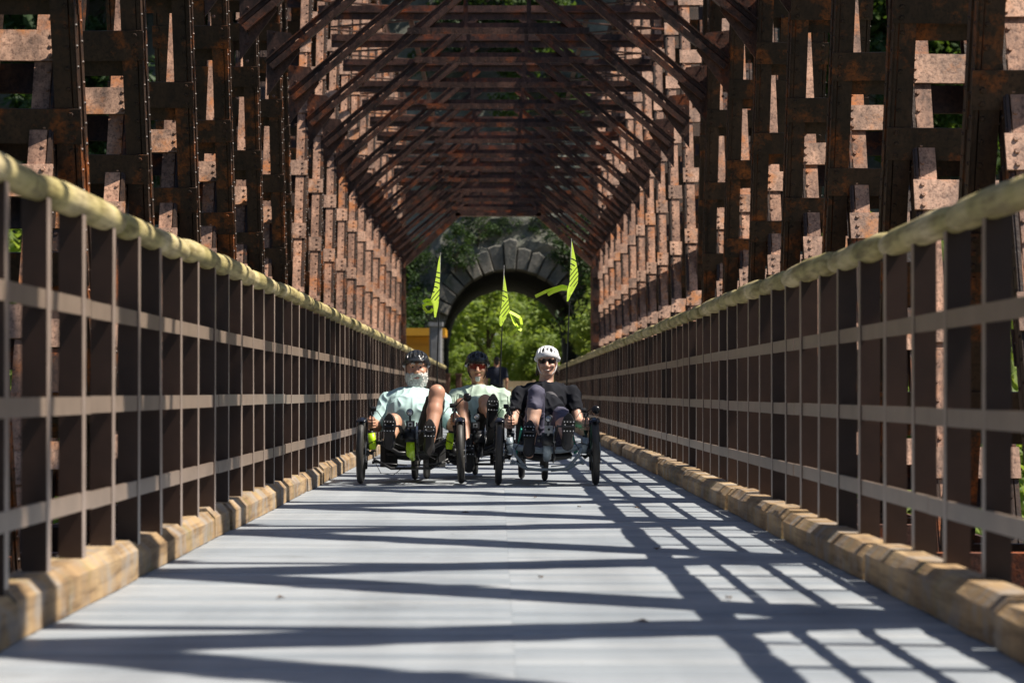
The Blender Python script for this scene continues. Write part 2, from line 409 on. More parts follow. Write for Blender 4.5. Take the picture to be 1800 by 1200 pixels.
# ---- curb timbers
def curb(sx, label, cuts_seed):
    t = thing('timber_curb', label, 'kerb', (sx * 1.42, 0, 0))
    rr = random.Random(cuts_seed); y = 1.0
    while y < 69.5:
        L = rr.choice([.75, 1.7, 2.6, 3.4]) * rr.uniform(.9, 1.1)
        L = min(L, 70 - y)
        if L < .3: break
        h = .145 * rr.uniform(.93, 1.07); wd = .19; ch = .042 * rr.uniform(.9, 1.2)
        off = rr.uniform(-.012, .012)
        b = MB(); nseg = max(2, int(L / .35)); ring = []
        for i in range(nseg + 1):
            yl = .016 + (L - .032) * i / nseg
            j = [rr.uniform(-.003, .003) for _ in range(8)]
            e = .005 if i in (0, nseg) else 0
            ring.append([(sx * (0 + off + e + j[0]), yl, .002), (sx * (off + e + j[1]), yl, h - ch + j[2]), (sx * (off + ch + j[3]), yl, h - e + j[4]),
                         (sx * (off + wd - ch), yl, h - e + j[5]), (sx * (off + wd), yl, h - ch + j[6]), (sx * (off + wd), yl, .002)])
        vs = [p for r_ in ring for p in r_]; fs = []
        for i in range(nseg):
            for k in range(6):
                a, c = i * 6 + k, i * 6 + (k + 1) % 6; fs.append((a, c, c + 6, a + 6))
        fs += [tuple(range(6)), tuple(range(nseg * 6, nseg * 6 + 6))]
        b.add(vs, fs); b.build('timber', M_TIMBER, t, loc=(0, y, 0))
        y += L
    return t
curb(-1, 'low weathered tan timber curb with sunlit face below left railing', 11)
curb(1, 'low mossy timber curb with shaded face below right railing', 23)

# ---- railings: flat posts, three bars, a round log handrail in lengths
def railing(sx, X, zt, bars, label, phase, seed):
    t = thing('bridge_railing', label, 'railing', (sx * X, 0, 0))
    rr = random.Random(seed)
    SP = .000155 * FPX
    pmz = MB().box((0, 0, (zt - .01) / 2), (.084, .066, zt - .02)).mesh('railing_post', M_POST); pmz.materials.append(M_EDGE_GLINT)
    pmz.polygons[5 if sx > 0 else 3].material_index = 1      # inner edge, grazing light painted as a pale face
    y = phase
    while y < 70:
        o = link('railing_post', pmz, t, (sx * rr.uniform(.0, .006), y + rr.uniform(-.012, .012), 0)); o.rotation_euler = (rr.uniform(-.004, .004), rr.uniform(-.003, .003), rr.uniform(-.03, .03))
        y += SP
    for z in bars:
        y = .8
        while y < 69.5:
            L = min(6 * SP, 69.8 - y)
            MB().box((-sx * .0315, L / 2, 0), (.014, L - .012, .062)).build('railing_bar', M_RAIL, t, loc=(sx * rr.uniform(-.003, .003), y, z + rr.uniform(-.004, .004)))
            y += L
    y = .8
    while y < 69.8:
        L = min(rr.choice([1.2, 1.5, 1.9]) * rr.uniform(.9, 1.1), 70 - y)
        r0, r1 = .052 * rr.uniform(.9, 1.1), .052 * rr.uniform(.9, 1.1)
        pts = []; rs = []; n = max(3, int(L / .22)); dx, dz = rr.uniform(-.006, .006), rr.uniform(-.006, .006)
        for i in range(n + 1):
            f = i / n; kn = 1 + rr.uniform(-.03, .04) * (rr.random() < .4)
            pts.append((dx + rr.uniform(-.003, .003), L * f, dz + rr.uniform(-.003, .003) + .006 * math.sin(f * 3)))
            rs.append((r0 + (r1 - r0) * f) * kn * (.84 if i in (0, n) else 1))
        MB().tube(pts, rs, 14).build('handrail_log', M_LOG, t, True, loc=(-sx * .012, y, zt + max(0, min(.04, (y - 7) * .004))))
        y += L + .008
    return t
# ---- trusses: crossing ladder members, chords, portal posts
XI, XO = 2.63, 3.24               # inner and outer legs
PANEL = .000684 * FPX
ZC, LEAN1, LEAN2 = 2.4, .30, .37
ZB, ZT = -.55, 9.3
def diag_meshes(sx, lean, inset=0.0, fm=None):
    """two legs of one ladder member; origin on the deck plane at ZC height crossing"""
    L = MB(); FL = MB(); dep = .26; XI = 2.63 + inset; ln = Vector((0, lean, 1)).normalized(); nf = Vector((0, -ln.z, ln.y))      # nf faces the camera side
    rot = Matrix((Vector((1, 0, 0)), -nf, ln)).transposed()
    hz = (ZT - ZB) / ln.z
    mid = Vector((0, lean * ((ZT + ZB) / 2 - ZC), (ZT + ZB) / 2))
    dep0 = dep
    for x, wd in ((XI + .07, .14), (XO, .14)):
        dep = .13 if x > 2.9 else ((.29 if inset == 0 else .22) if lean < 0 else .20)
        shift = nf * ((dep0 - dep) / 2); d_ = shift
        c = shift + mid + Vector((sx * x, 0, 0))
        s_in = -sx if x < 2.9 else sx
        L.box(c + Vector((s_in * (wd / 2 - .009), 0, 0)), (.018, dep, hz), rot)                       # web
        for e in (-1, 1):
            (FL if x < 2.9 else L).box(c - nf * (e * (dep / 2 - .008)) + Vector((-s_in * .012, 0, 0)), (wd - .03, .0155, hz), rot)  # flanges
        L.box(c - nf * (dep / 2 - .05) + Vector((s_in * (wd / 2 + .006), 0, 0)), (.0125, .088, hz - .01), rot)
        L.box(c + nf * (dep / 2 - .05) + Vector((s_in * (wd / 2 + .006), 0, 0)), (.0125, .088, hz - .01), rot)
        k = 0.0
        while k < hz - .2:
            q = c + ln * (k + .1 - hz / 2)
            for e in (-1, 1):
                L.rivet(q + nf * (e * (dep / 2 - .05)) + Vector((s_in * (wd / 2 + .0122), 0, 0)), (s_in, 0, 0), .0135)
            (FL if x < 2.9 else L).rivet(q + nf * (dep / 2) + Vector((s_in * (wd / 2 - .045), 0, 0)), nf, .016)
            k += .13
    nfl = len(FL.f); FL.add(L.v, L.f); me = FL.mesh('truss_member', M_OLIVE_SHADE if lean < 0 else M_STEEL_LIT); me.materials.append(M_OLIVE_SHADE)  # webs and outer legs get the colour with shade painted in
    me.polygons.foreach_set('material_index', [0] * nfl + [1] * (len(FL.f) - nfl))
    return me, nf, ln, rot, dep0
def batten_mesh(nf, rot, sx, mt, inset=0.0):
    b = MB(); wd = .36 if mt is M_BATTEN_LIT and inset == 0 else XO - XI - inset + .12; b.box((0, 0, 0), (wd, .016, .22), rot)
    for e in (-1, 1):
        for z in (-.075, 0, .075):
            b.rivet(rot @ Vector((e * (wd / 2 - .06), -.008, z)), nf, .019)
    return b.mesh('batten_plate', mt)
def nf_(lean):
    ln = Vector((0, lean, 1)).normalized(); return Vector((0, -ln.z, ln.y))
def rot_(lean):
    ln = Vector((0, lean, 1)).normalized(); return Matrix((Vector((1, 0, 0)), -nf_(lean), ln)).transposed()
def truss(sx, label, y0, seed):
    t = thing('bridge_truss', label, 'truss', (0, y0, 0))
    n = int((70.2 - y0) / PANEL); rr = random.Random(seed)
    for lean in (-LEAN1, LEAN2):
        rest_b = MB(); rear_b = MB()
        both = []
        for near in (True, False):
            ins = .16 if (lean > 0) == near else 0.0
            both.append(diag_meshes(sx, lean, ins) + (batten_mesh(nf_(lean), rot_(lean), sx, M_OLIVE_SHADE if lean < 0 else M_BATTEN_LIT, ins), ins))
        for k in range(n):
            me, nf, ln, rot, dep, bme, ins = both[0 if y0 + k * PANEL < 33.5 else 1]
            d = link('truss_member', me, t, (0, k * PANEL, 0))
            z = -.2 + (.0 if lean < 0 else .44); i = 0
            while z < 8.9:
                if lean > 0 and ins > 0 and z > 2.7 and i % 3: z += .88; i += 1; continue
                c = Vector((sx * (XI + ins + XO + .07) / 2, lean * (z - ZC), z))
                short = lean > 0 and ins == 0
                for face in (1, -1):
                    if short: c.x = sx * (XI + .16) if face == 1 else sx * (XI + XO + .07) / 2
                    q = c + nf * ((dep / 2 + .0095) if face == 1 else (dep / 2 - .13 - .0095))
                    if face == 1 and .95 < z < 4.9 and 2 <= k < 16 and 9 < y0 + k * PANEL:
                        o = link('batten_plate', bme, d, q); o.rotation_euler = (rr.uniform(-.01, .01), rr.uniform(-.012, .012), 0)
                    else:
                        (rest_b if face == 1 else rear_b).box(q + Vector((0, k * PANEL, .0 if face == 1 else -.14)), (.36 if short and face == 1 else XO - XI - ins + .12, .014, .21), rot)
                z += .88; i += 1
        ro = rest_b.build('batten_plate', M_OLIVE_SHADE if lean < 0 else M_BATTEN_LIT, t); ro['kind'] = 'stuff'; ro = rear_b.build('rear_batten', M_OLIVE_SHADE, t); ro['kind'] = 'stuff'  # rear battens all take the painted shade colour
    L = 70.4 - y0 + 2
    tc = MB(); tc.box((sx * (XI + XO) / 2, L / 2 - 2, 9.42), (.64, L, .03)); tc.box((sx * (XI + XO) / 2, L / 2 - 2, 9.20), (.60, L, .03))
    for e in (-1, 1): tc.box((sx * ((XI + XO) / 2 + e * .29), L / 2 - 2, 9.31), (.03, L, .19))
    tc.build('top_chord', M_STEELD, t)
    bc = MB()
    for e in (-1, 1): bc.box((sx * ((XI + XO) / 2 + e * .36), L / 2 - 2, -.55), (.04, L, .62))
    bc.box((sx * ((XI + XO) / 2), L / 2 - 2, -.87), (.9, L, .03)); bc.build('bottom_chord', M_STEELD, t)
    # angle stringers riveted along the inner face at rail height
    ep = MB()
    for yy in (68.9, 69.7, 70.5):
        for x in (XI + .12, XO): ep.box((sx * x, yy - y0, 4.2), (.30, .28, 9.8))
    for z in np.arange(.3, 5.2, .62): ep.box((sx * (XI + XO) / 2, 68.74 - y0, z), (.75, .02, .26))
    ep.build('end_post', M_STEELD, t)
    return t
YL0 = 15.78 - 5 * PANEL; YR0 = 14.3 - .38 - 4 * PANEL
truss(-1, 'rusty steel lattice truss of ladder-like riveted members on left side', YL0, 5)
truss(1, 'rusty steel lattice truss of ladder-like riveted members on right side', YR0, 9)
railing(-1, 1.50, 1.393, (1.036, .694, .35), 'brown flat-post railing with yellowish log handrail along left side', .62, 31)
railing(1, 1.58, 1.326, (.989, .653, .331), 'brown flat-post railing with yellowish log handrail along right side', .45, 47)

# ---- overhead bracing: knee braces, struts, lateral cross bars
ob = thing('overhead_bracing', 'dark rusted steel roof bracing of struts and sloping knee braces', 'bracing', (0, 0, 5.7))
OB = Vector((0, 0, 5.7))
ZS = EYE + 5.0
def knee_mesh(sx):
    b = MB(); a = Vector((sx * 2.60, 0, 4.45)) - OB; e = Vector((sx * .35, 0, 6.35)) - OB
    d = Vector((sx * .64, 0, .76)).normalized()
    b.bar(a - d * .06, e - d * .06, .11, .014, d); b.bar(a - d * .025 + Vector((0, -.04, 0)), e - d * .025 + Vector((0, -.04, 0)), .014, .06, d)
    b.bar(a + d * .075 + Vector((0, .02, 0)), e + d * .075 + Vector((0, .02, 0)), .10, .014, d); b.bar(a + d * .045, e + d * .045, .014, .05, d)
    for f in (.12, .3, .48, .66, .84): b.bar(a.lerp(e, f) - d * .07, a.lerp(e, f + .08) + d * .07, .012, .05, (e - a).normalized())
    L = (e - a).length; dr = (e - a).normalized(); k = .2
    while k < L:
        b.rivet(a + dr * k - d * .05 + Vector((0, -.012, 0)), (0, -1, 0), .016); k += .16
    g_ = a + dr * .1
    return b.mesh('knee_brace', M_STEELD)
def gusset_mesh(sx):
    b = MB(); vs = []
    for y in (-.012, .012):
        for x, z in ((2.63, 4.1), (2.63, 4.85), (2.36, 4.82), (2.25, 4.62)): vs.append(Vector((sx * x, y, z)) - OB)
    b.add(vs, [(0, 1, 2, 3), (7, 6, 5, 4), (0, 1, 5, 4), (1, 2, 6, 5), (2, 3, 7, 6), (3, 0, 4, 7)])
    for i in range(5):
        b.rivet(Vector((sx * 2.55, -.012, 4.1 + i * .18)) - OB, (0, -1, 0), .018); b.rivet(Vector((sx * (2.53 - i * .05), -.012, 4.38 + i * .08)) - OB, (0, -1, 0), .018)
    return b.mesh('gusset_plate', M_STEELD)
def strut_mesh():
    b = MB(); b.box(Vector((0, 0, ZS)) - OB, (2.5, .13, .02)); b.box(Vector((0, -.06, ZS - .045)) - OB, (2.5, .016, .07)); b.box(Vector((0, .05, ZS + .05)) - OB, (2.3, .016, .08))
    for x in (-.45, .42): b.box(Vector((x, .03, 6.05)) - OB, (.06, .05, .6))
    for i in range(13): b.rivet(Vector((-1.15 + i * .19, -.08, ZS - .05)) - OB, (0, -1, 0), .014)
    return b.mesh('cross_strut', M_STEELD)
def top_strut_mesh():
    b = MB(); b.box(Vector((0, 0, 6.42)) - OB, (5.4, .12, .02)); b.box(Vector((0, 0, 6.36)) - OB, (5.4, .018, .10)); b.box(Vector((0, .05, 6.48)) - OB, (5.4, .018, .10))
    return b.mesh('top_strut', M_STEELD)
def lateral_mesh():
    b = MB(); h = PANEL
    b.bar(Vector((-2.7, 0, 6.60)) - OB, Vector((2.7, h, 6.60)) - OB, .09, .02); b.bar(Vector((2.7, 0, 6.64)) - OB, Vector((-2.7, h, 6.64)) - OB, .09, .02)
    b.bar(Vector((-1.4, 0, 6.68)) - OB, Vector((-1.4, h, 6.68)) - OB, .08, .02); b.bar(Vector((1.4, 0, 6.68)) - OB, Vector((1.4, h, 6.68)) - OB, .08, .02)
    return b.mesh('lateral_brace', M_STEELD)
km = {s: knee_mesh(s) for s in (-1, 1)}; gm = {s: gusset_mesh(s) for s in (-1, 1)}; sm_, tm_, lm_ = strut_mesh(), top_strut_mesh(), lateral_mesh()
YO = YL0 + .6
k = 0
while YO + k * PANEL < 69.9:
    y = YO + k * PANEL
    f = link('cross_strut', sm_, ob, (0, y, 0))
    for s in (-1, 1):
        kb = link('knee_brace', km[s], ob, (0, y + s * .0, 0)); link('gusset_plate', gm[s], kb, (0, .03, 0))
    link('top_strut', tm_, ob, (0, y, 0)); link('lateral_brace', lm_, ob, (0, y, 0))
    k += 1
pb = MB(); pb.box(Vector((0, 70.4, 5.74)) - OB, (2.4, .3, .10)); pb.box(Vector((0, 70.4, 6.1)) - OB, (5.2, .08, .64))
for s in (-1, 1): pb.bar(Vector((s * 2.75, 70.4, 4.25)) - OB, Vector((s * 1.1, 70.4, 5.78)) - OB, .30, .16, (s * .64, 0, .76))
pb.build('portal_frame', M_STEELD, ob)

# ================================================================== FAR BANK, TUNNEL, HILL
TY0, TY1, TXC, TXF = 93.3, 113.5, .44, .31
HW, SPR = 2.5, 2.8
def arch(n=20, r=HW, leg=-4.0):
    pts = [(-r, leg), (-r, leg * .4), (-r, 0), (-r, SPR * .5)]
    pts += [(-r * math.cos(a), SPR + r * math.sin(a)) for a in [math.pi * i / n for i in range(n + 1)]]
    pts += [(r, SPR * .5), (r, 0), (r, leg * .4), (r, leg)]
    return pts
AO = arch()
def arch_n(i):
    x, z = AO[i]
    return (math.copysign(1, x), 0) if z <= SPR * .51 else (x / HW, (z - SPR) / HW)
hb = MB(); rr = random.Random(4)
LAY = [.3, .7, 1.1, 1.5, 1.9, 2.3, 2.8, 3.4, 4, 5.5, 7.5, 10, 13, 17, 21, 25, 28.8]
def hill_side(Yb, sgn, xc):
    n = len(AO); vs = []
    for j, r in enumerate(LAY):
        amp = 0 if j == len(LAY) - 1 else min(.9, .22 + .10 * r)
        for i in range(n):
            nx, nz = arch_n(i); x, z = AO[i]
            vs.append((xc + (TXC - xc) * min(1, r / 28.8) + x + nx * r * 1.6 + rr.uniform(-amp, amp) * .5, Yb + sgn * (.35 * r + rr.uniform(-amp, amp) * .6), z + nz * r + rr.uniform(-amp, amp) * .3 - (r * .30 if z < 2.8 else 0)))
    fs = [(j * n + i, j * n + i + 1, (j + 1) * n + i + 1, (j + 1) * n + i) for j in range(len(LAY) - 1) for i in range(n - 1)]
    hb.add(vs, fs)
hill_side(TY0, 1, TXC); hill_side(TY1, -1, TXF)
hl = hb.build('hillside', M_ROCK); struct(hl)
tb = MB(); n = len(AO); vs = []
for j in range(12):
    f = j / 11
    for x, z in AO: vs.append((TXC + (TXF - TXC) * f + x * (1 + rr.uniform(-.015, .03)) * 1.02, TY0 - .1 + (TY1 - TY0 + .2) * f, z * 1.01 + rr.uniform(-.04, .05)))
tb.add(vs, [(j * n + i, j * n + i + 1, (j + 1) * n + i + 1, (j + 1) * n + i) for j in range(11) for i in range(n - 1)])
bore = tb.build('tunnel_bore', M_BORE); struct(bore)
# stone portal ring, stone by stone
po = thing('tunnel_portal', 'rough cut stone arch framing the dark tunnel mouth', 'tunnel portal', (TXC, TY0, 0))
rs = random.Random(8); NV = 19
for i in range(NV):
    w0, w1 = rs.uniform(.0, .07), rs.uniform(.0, .07); a0 = math.pi * (i + w0) / NV; a1 = math.pi * (i + 1 - w1) / NV; ri, ro_ = HW - .02, HW + .92 * rs.uniform(.72, 1.2)
    y0, y1 = -.50 + rs.uniform(-.22, .16), .6; m = MB(); pr = []
    for a, r in ((a0, ri), (a1, ri), (a1, ro_), ((a0 + a1) / 2, ro_ * rs.uniform(.99, 1.04)), (a0, ro_)):
        pr.append((-r * math.cos(a) + rs.uniform(-.03, .03), SPR + r * math.sin(a) + rs.uniform(-.03, .03)))
    cx = sum(p[0] for p in pr) / 5; cz = sum(p[1] for p in pr) / 5
    vs = [(cx + (x - cx) * .9, y0 - .05 + rs.uniform(-.04, .02), cz + (z - cz) * .9) for x, z in pr] + [(x, y0 + .06, z) for x, z in pr] + [(x, y1, z) for x, z in pr]
    m.add(vs, [(4, 3, 2, 1, 0)] + [(q + i5, q + (i5 + 1) % 5, q + 5 + (i5 + 1) % 5, q + 5 + i5) for q in (0, 5) for i5 in range(5)])
    m.build('arch_stone', M_STONE, po)
for s in (-1, 1):
    z = -.3
    while z < SPR - .1:
        h = min(rs.uniform(.42, .62), SPR - .03 - z); wd = rs.uniform(.75, 1.15)
        MB().cbox((s * (HW - .02 + wd / 2), .05 + rs.uniform(-.1, .1), z + h / 2), (wd, 1.2, h - .03), .05).build('jamb_stone', M_STONE, po); z += h
# trail and banks
tr = MB()
for (y0, y1, xc0, xc1) in ((70.62, TY1 + 90, .2, .2),): tr.box((.2, (y0 + y1) / 2, -.12), (4.6, y1 - y0, .2))
tro = tr.build('trail', M_TRAIL); struct(tro)
bk = MB()
def bank(y0, y1, top, wt, wb, z0=-15):
    vs = [(-wb, y0 - 1.5, z0), (wb, y0 - 1.5, z0), (wt, y0, top), (-wt, y0, top), (-wb, y1, z0), (wb, y1, z0), (wt, y1, top), (-wt, y1, top)]
    bk.add(vs, [(0, 1, 2, 3), (4, 7, 6, 5), (3, 2, 6, 7), (0, 3, 7, 4), (1, 5, 6, 2)])
bank(70.9, 96, -.06, 9, 26); bank(111, 230, -.04, 30, 60)
bko = bk.build('embankment', M_SOIL); struct(bko)
# side slopes of the gorge
def slope(sx):
    b = MB(); nx, ny = 26, 30; r2 = random.Random(5 + sx); vs = []
    for i in range(nx):
        for j in range(ny):
            x = 16 + i * 4.5; yv = 20 + j * 8
            z = -14.4 + (max(0, x - 16) * .55) + r2.uniform(-.8, .8) * (i > 0)
            vs.append((sx * x, yv, min(z, 45)))
    b.add(vs, [(i * ny + j, (i + 1) * ny + j, (i + 1) * ny + j + 1, i * ny + j + 1) for i in range(nx - 1) for j in range(ny - 1)])
    o = b.build('valley_slope', M_SOIL, None, True); struct(o)
slope(-1); slope(1)

# ---- trees: tapered trunk with limbs, crown of leaf clumps
def tree_meshes(seed, H, W, nleaf, lsize, lm, low=.25):
    r = random.Random(seed); tk = MB()
    bend = [(r.uniform(-.25, .25) * i, r.uniform(-.25, .25) * i) for i in range(5)]
    pts = [(bend[i][0] * .3, bend[i][1] * .3, H * .85 * i / 4) for i in range(5)]
    tk.tube(pts, [H * .022, H * .018, H * .013, H * .008, H * .003], 8)
    centers = []
    for i in range(34):
        f = low + (1 - low) * (r.random() ** .8); z = H * f
        rad = W * math.sin(min(1, (1 - f) / (1 - low) * .9 + .12) * math.pi * .62) * r.uniform(.35, 1.0)
        a = r.uniform(0, 6.283); c = Vector((rad * math.cos(a), rad * math.sin(a), z)); centers.append((c, W * r.uniform(.20, .38)))
        if i % 2 == 0:
            b0 = Vector((0, 0, max(.1 * H, z - .18 * H))); tk.tube([b0, b0.lerp(c, .55) + Vector((0, 0, .03 * H)), c], [H * .008, H * .005, H * .002], 5)
    vs, fs = [], []
    for i in range(nleaf):
        c, cr = centers[r.randrange(len(centers))]
        d = Vector((r.gauss(0, 1), r.gauss(0, 1), r.gauss(0, .8))); d.normalize()
        p = c + d * cr * (r.random() ** .45)
        n_ = (d + Vector((r.gauss(0, .7), r.gauss(0, .7), r.gauss(.4, .7)))).normalized()
        u = n_.orthogonal().normalized(); u.rotate(Quaternion(n_, r.uniform(0, 6.283))); v = n_.cross(u)
        L = lsize * r.uniform(.6, 1.3); w_ = L * .5; k = len(vs)
        vs += [p - u * L * .5, p + v * w_ * .5 - n_ * L * .08, p + u * L * .5, p - v * w_ * .5 - n_ * L * .08]; fs.append((k, k + 1, k + 2, k + 3))
    cr_ = MB(); cr_.add(vs, fs)
    return tk.mesh('trunk', M_BARK, True), cr_.mesh('crown', lm)
KINDS = {
    'bright': [tree_meshes(1, 10, 3.6, 6000, .42, M_LEAFB, .05), tree_meshes(2, 8, 3.4, 5000, .38, M_LEAFB, .03)],
    'mid': [tree_meshes(3, 15, 4.6, 8000, .48, M_LEAF), tree_meshes(4, 12, 4.4, 7000, .45, M_LEAF, .12)],
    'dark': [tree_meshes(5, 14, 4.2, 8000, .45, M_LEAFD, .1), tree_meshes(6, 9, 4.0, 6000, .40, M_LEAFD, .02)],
    'shrub': [tree_meshes(7, 3.2, 1.35, 2600, .17, M_LEAFB, .0), tree_meshes(8, 2.4, 1.2, 2000, .15, M_LEAFD, .0)],
}
def tree(kind, v, loc, s, label, group, name='leafy_tree', cat='tree', seed=0):
    r = random.Random(seed * 7 + int(loc[0] * 13 + loc[1] * 5)); t = thing(name, label, cat, loc, group); tm, cm = KINDS[kind][v]
    t.scale = (s * r.uniform(.9, 1.15), s * r.uniform(.9, 1.15), s); t.rotation_euler = (0, 0, r.uniform(0, 6.28))
    link('trunk', tm, t); link('crown', cm, t)
    return t
for i, (x, y, s, v) in enumerate([(-4.2, 131, .9, 0), (-.5, 139, 1.0, 1), (3.4, 130, .85, 0), (6.5, 141, 1.1, 1), (-8, 145, 1.2, 0), (1.6, 150, 1.3, 0), (-3, 158, 1.5, 0), (5.5, 160, 1.6, 1), (-1.8, 127.5, .42, 1), (1.9, 128.5, .38, 0), (.4, 133, .5, 1)]):
    tree('bright', v, (x, y, -.3), s, 'sunlit green tree seen through the tunnel opening', 'sunlit trees beyond the tunnel', seed=i)
r = random.Random(12); cnt = 0
for i in range(46):
    rr_ = r.uniform(2.6, 27); a = r.uniform(-.25, math.pi + .25)
    x = TXC + (HW + rr_ * 1.6) * -math.cos(a); z = max(-1.5, (SPR + (HW + rr_) * math.sin(a))); y = TY0 + .35 * rr_ - .8
    if abs(x - TXC) < 5.8 and z < 8.8: continue
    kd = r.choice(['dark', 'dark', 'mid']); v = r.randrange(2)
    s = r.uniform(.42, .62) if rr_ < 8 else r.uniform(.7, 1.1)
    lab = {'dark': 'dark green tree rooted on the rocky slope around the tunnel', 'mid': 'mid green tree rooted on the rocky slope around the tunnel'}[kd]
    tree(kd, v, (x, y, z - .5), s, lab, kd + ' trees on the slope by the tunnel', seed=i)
for i in range(44):
    sx = -1 if i % 2 else 1; x = sx * r.uniform(15, 46); y = r.uniform(34, 120)
    z = -14.4 + max(0, abs(x) - 16) * .55
    kd = r.choice(['mid', 'mid', 'dark', 'bright']); s = r.uniform(1.0, 1.5) * (1.3 if kd == 'bright' else 1)
    side = 'left' if sx < 0 else 'right'
    tree(kd, r.randrange(2), (x, y, z - .3), s, {'mid': 'mid', 'dark': 'dark', 'bright': 'bright'}[kd] + ' green tree on the valley slope glimpsed through the %s truss' % side, '%s trees beyond the %s truss' % (kd, side), seed=i)
for i, (px, Y, s, z) in enumerate([(150, 62, 1.5, -12.6), (40, 50, 1.45, -12.4), (120, 84, 1.9, -12.8), (230, 75, 1.6, -13), (1640, 60, 1.5, -12.4), (1725, 48, 1.4, -12.2), (1560, 78, 1.8, -12.8), (1800, 58, 1.5, -12), (1500, 92, 1.6, -11)]):
    tree('bright', i % 2, ((px - VX) * Y / FPX, Y, z), s, 'bright sunlit tree standing close beside the %s truss' % ('left' if px < VX else 'right'), 'sunlit trees close to the %s truss' % ('left' if px < VX else 'right'), seed=i + 60)
tree('bright', 1, ((1100 - VX) * 85 / FPX, 85, -.2), .60, 'small bright tree catching the sun right of the tunnel mouth', 'young trees by the tunnel', 'leafy_tree', 'tree', 91)
tree('bright', 0, ((1150 - VX) * 90 / FPX, 90, .2), .70, 'taller bright tree at the far right edge of the rock face', 'young trees by the tunnel', 'leafy_tree', 'tree', 92)
for i, (px, Y, s, z) in enumerate([(1066, 79, .85, -.1), (1108, 83, 1.25, -.1), (1068, 88, .95, -.1), (1105, 90, 1.5, .4), (1022, 84, .40, -.1), (1062, 86, .8, 2.0)]):
    tree('shrub', 0, ((px - VX) * Y / FPX, Y, z), s, 'bright sunlit leafy shrub beside the right end of the bridge', 'sunlit shrubs at the right bridge end', 'leafy_shrub', 'shrub', i)
for i, (px, Y, s, z) in enumerate([(706, 89, 1.0, 1.6), (690, 92, 1.4, 2.5), (716, 92.4, .7, 4.2), (738, 92.4, .5, 5.2), (1042, 92.5, 1.4, 4.0), (700, 86, 1.3, -.1), (1060, 92, 1.5, 2.2), (800, 92.6, .7, 5.2), (995, 92.6, .7, 5.0), (890, 94, .5, 6.5), (840, 93.6, .6, 6.2), (950, 93.8, .55, 6.2)]):
    tree('shrub', 1, ((px - VX) * Y / FPX, Y, z), s, 'dark shrub clinging to the rock around the tunnel arch', 'dark shrubs on the rock by the arch', 'leafy_shrub', 'shrub', i)
# ---- yellow hut, concrete pillar, wooden barrier and posts at the far end
M_YEL = pm('yellow_paint', (.62, .30, .02), .5, 0, .12, 3, .05)
M_CONC = pm('concrete', (.22, .22, .23), .85, 0, .25, 5, .3)
M_WOOD = pm('barrier_wood', (.40, .31, .19), .8, 0, .25, 6, .3, stretch=(1, 1, .2))
M_BRN = pm('post_stain', (.08, .035, .022), .7, 0, .3, 5, .2)
M_DARKWIN = pm('dark_glass', (.02, .022, .025), .15, 0, .1, 4, 0)
Yh = 81.0
hut = thing('yellow_hut', 'yellow painted hut with flat overhanging roof left of the tunnel', 'hut', (-3.6, Yh, -.05))
MB().box((0, 1.2, 1.30), (2.9, 2.4, 2.6)).build('wall', M_YEL, hut)
MB().box((.12, 1.0, 2.74), (3.55, 3.3, .24)).build('roof', M_YEL, hut)
for z in (.55, 1.15, 1.75, 2.3): MB().box((0, -.012, z), (2.9, .03, .04)).build('batten_strip', M_YEL, hut)
MB().box((-.5, -.02, 1.6), (.9, .04, .8)).build('window', M_DARKWIN, hut)
cp = thing('concrete_pillar', 'grey concrete pillar standing beside the yellow hut', 'pillar', ((766 - VX) * 76 / FPX, 76, -.05))
MB().cbox((0, 0, 1.4), (.38, .36, 2.8), .05).build('shaft', M_CONC, cp); MB().cbox((0, 0, 2.86), (.46, .44, .12), .03).build('cap_stone', M_CONC, cp); MB().cbox((0, 0, .15), (.5, .5, .3), .04).build('plinth', M_CONC, cp)
ba = thing('trail_barrier', 'pale wooden board barrier across the trail behind the riders', 'barrier', (.62, 74.5, 0))
for i in range(5): MB().cbox((0, 0, .12 + i * .215), (.96, .045, .20), .008).build('plank', M_WOOD, ba)
for x in (-.44, .44): MB().cbox((x, .06, .55), (.09, .07, 1.14), .01).build('upright', M_WOOD, ba)
for px, lab in ((806, 'dark reddish brown wooden post left of the walker'), (786, 'dark reddish brown wooden post nearest the concrete pillar')):
    bp = thing('wooden_post', lab, 'post', ((px - VX) * 74 / FPX, 74, 0), 'wooden posts at the bridge end')
    MB().cbox((0, 0, .62), (.17, .17, 1.28), .025).build('shaft', M_BRN, bp); MB().cbox((0, 0, 1.28), (.21, .21, .05), .015).build('post_cap', M_BRN, bp)
# ================================================================== TRIKES AND RIDERS
def cm(name, col, rough=.5, metal=0, **k): return pm(name, col, rough, metal, k.pop('var', .12), k.pop('scale', 14), k.pop('bmp', .05), **k)
M_BLK = cm('black_metal', (.018, .018, .020), .38, .0)
M_RUB = cm('tyre_rubber', (.045, .042, .038), .55, bmp=.2)
M_FEND = cm('gloss_black', (.012, .013, .020), .12)
M_CHR = cm('bare_metal', (.55, .56, .58), .28, 1)
M_LIME = cm('lime_paint', (.50, .80, .012), .35)
M_GREY = cm('blue_grey_paint', (.30, .36, .40), .30, .2)
M_TEAL = cm('teal_fabric', (.02, .36, .26), .8)
M_MESH = cm('black_mesh_fabric', (.012, .012, .013), .85, bmp=.3, scale=80)
M_GRIP = cm('grip_rubber', (.015, .015, .015), .75)
M_LENS = cm('lens_glass', (.45, .47, .50), .08, .6)
M_MIRR = cm('mirror_back', (.010, .010, .011), .25)
M_GCAM = cm('grey_plastic', (.30, .31, .32), .4)
M_WHT = cm('white_plastic', (.80, .80, .80), .3)
M_SHIRTL = pm('mint_jersey', (.47, .645, .63), .85, 0, .05, 9, .25)
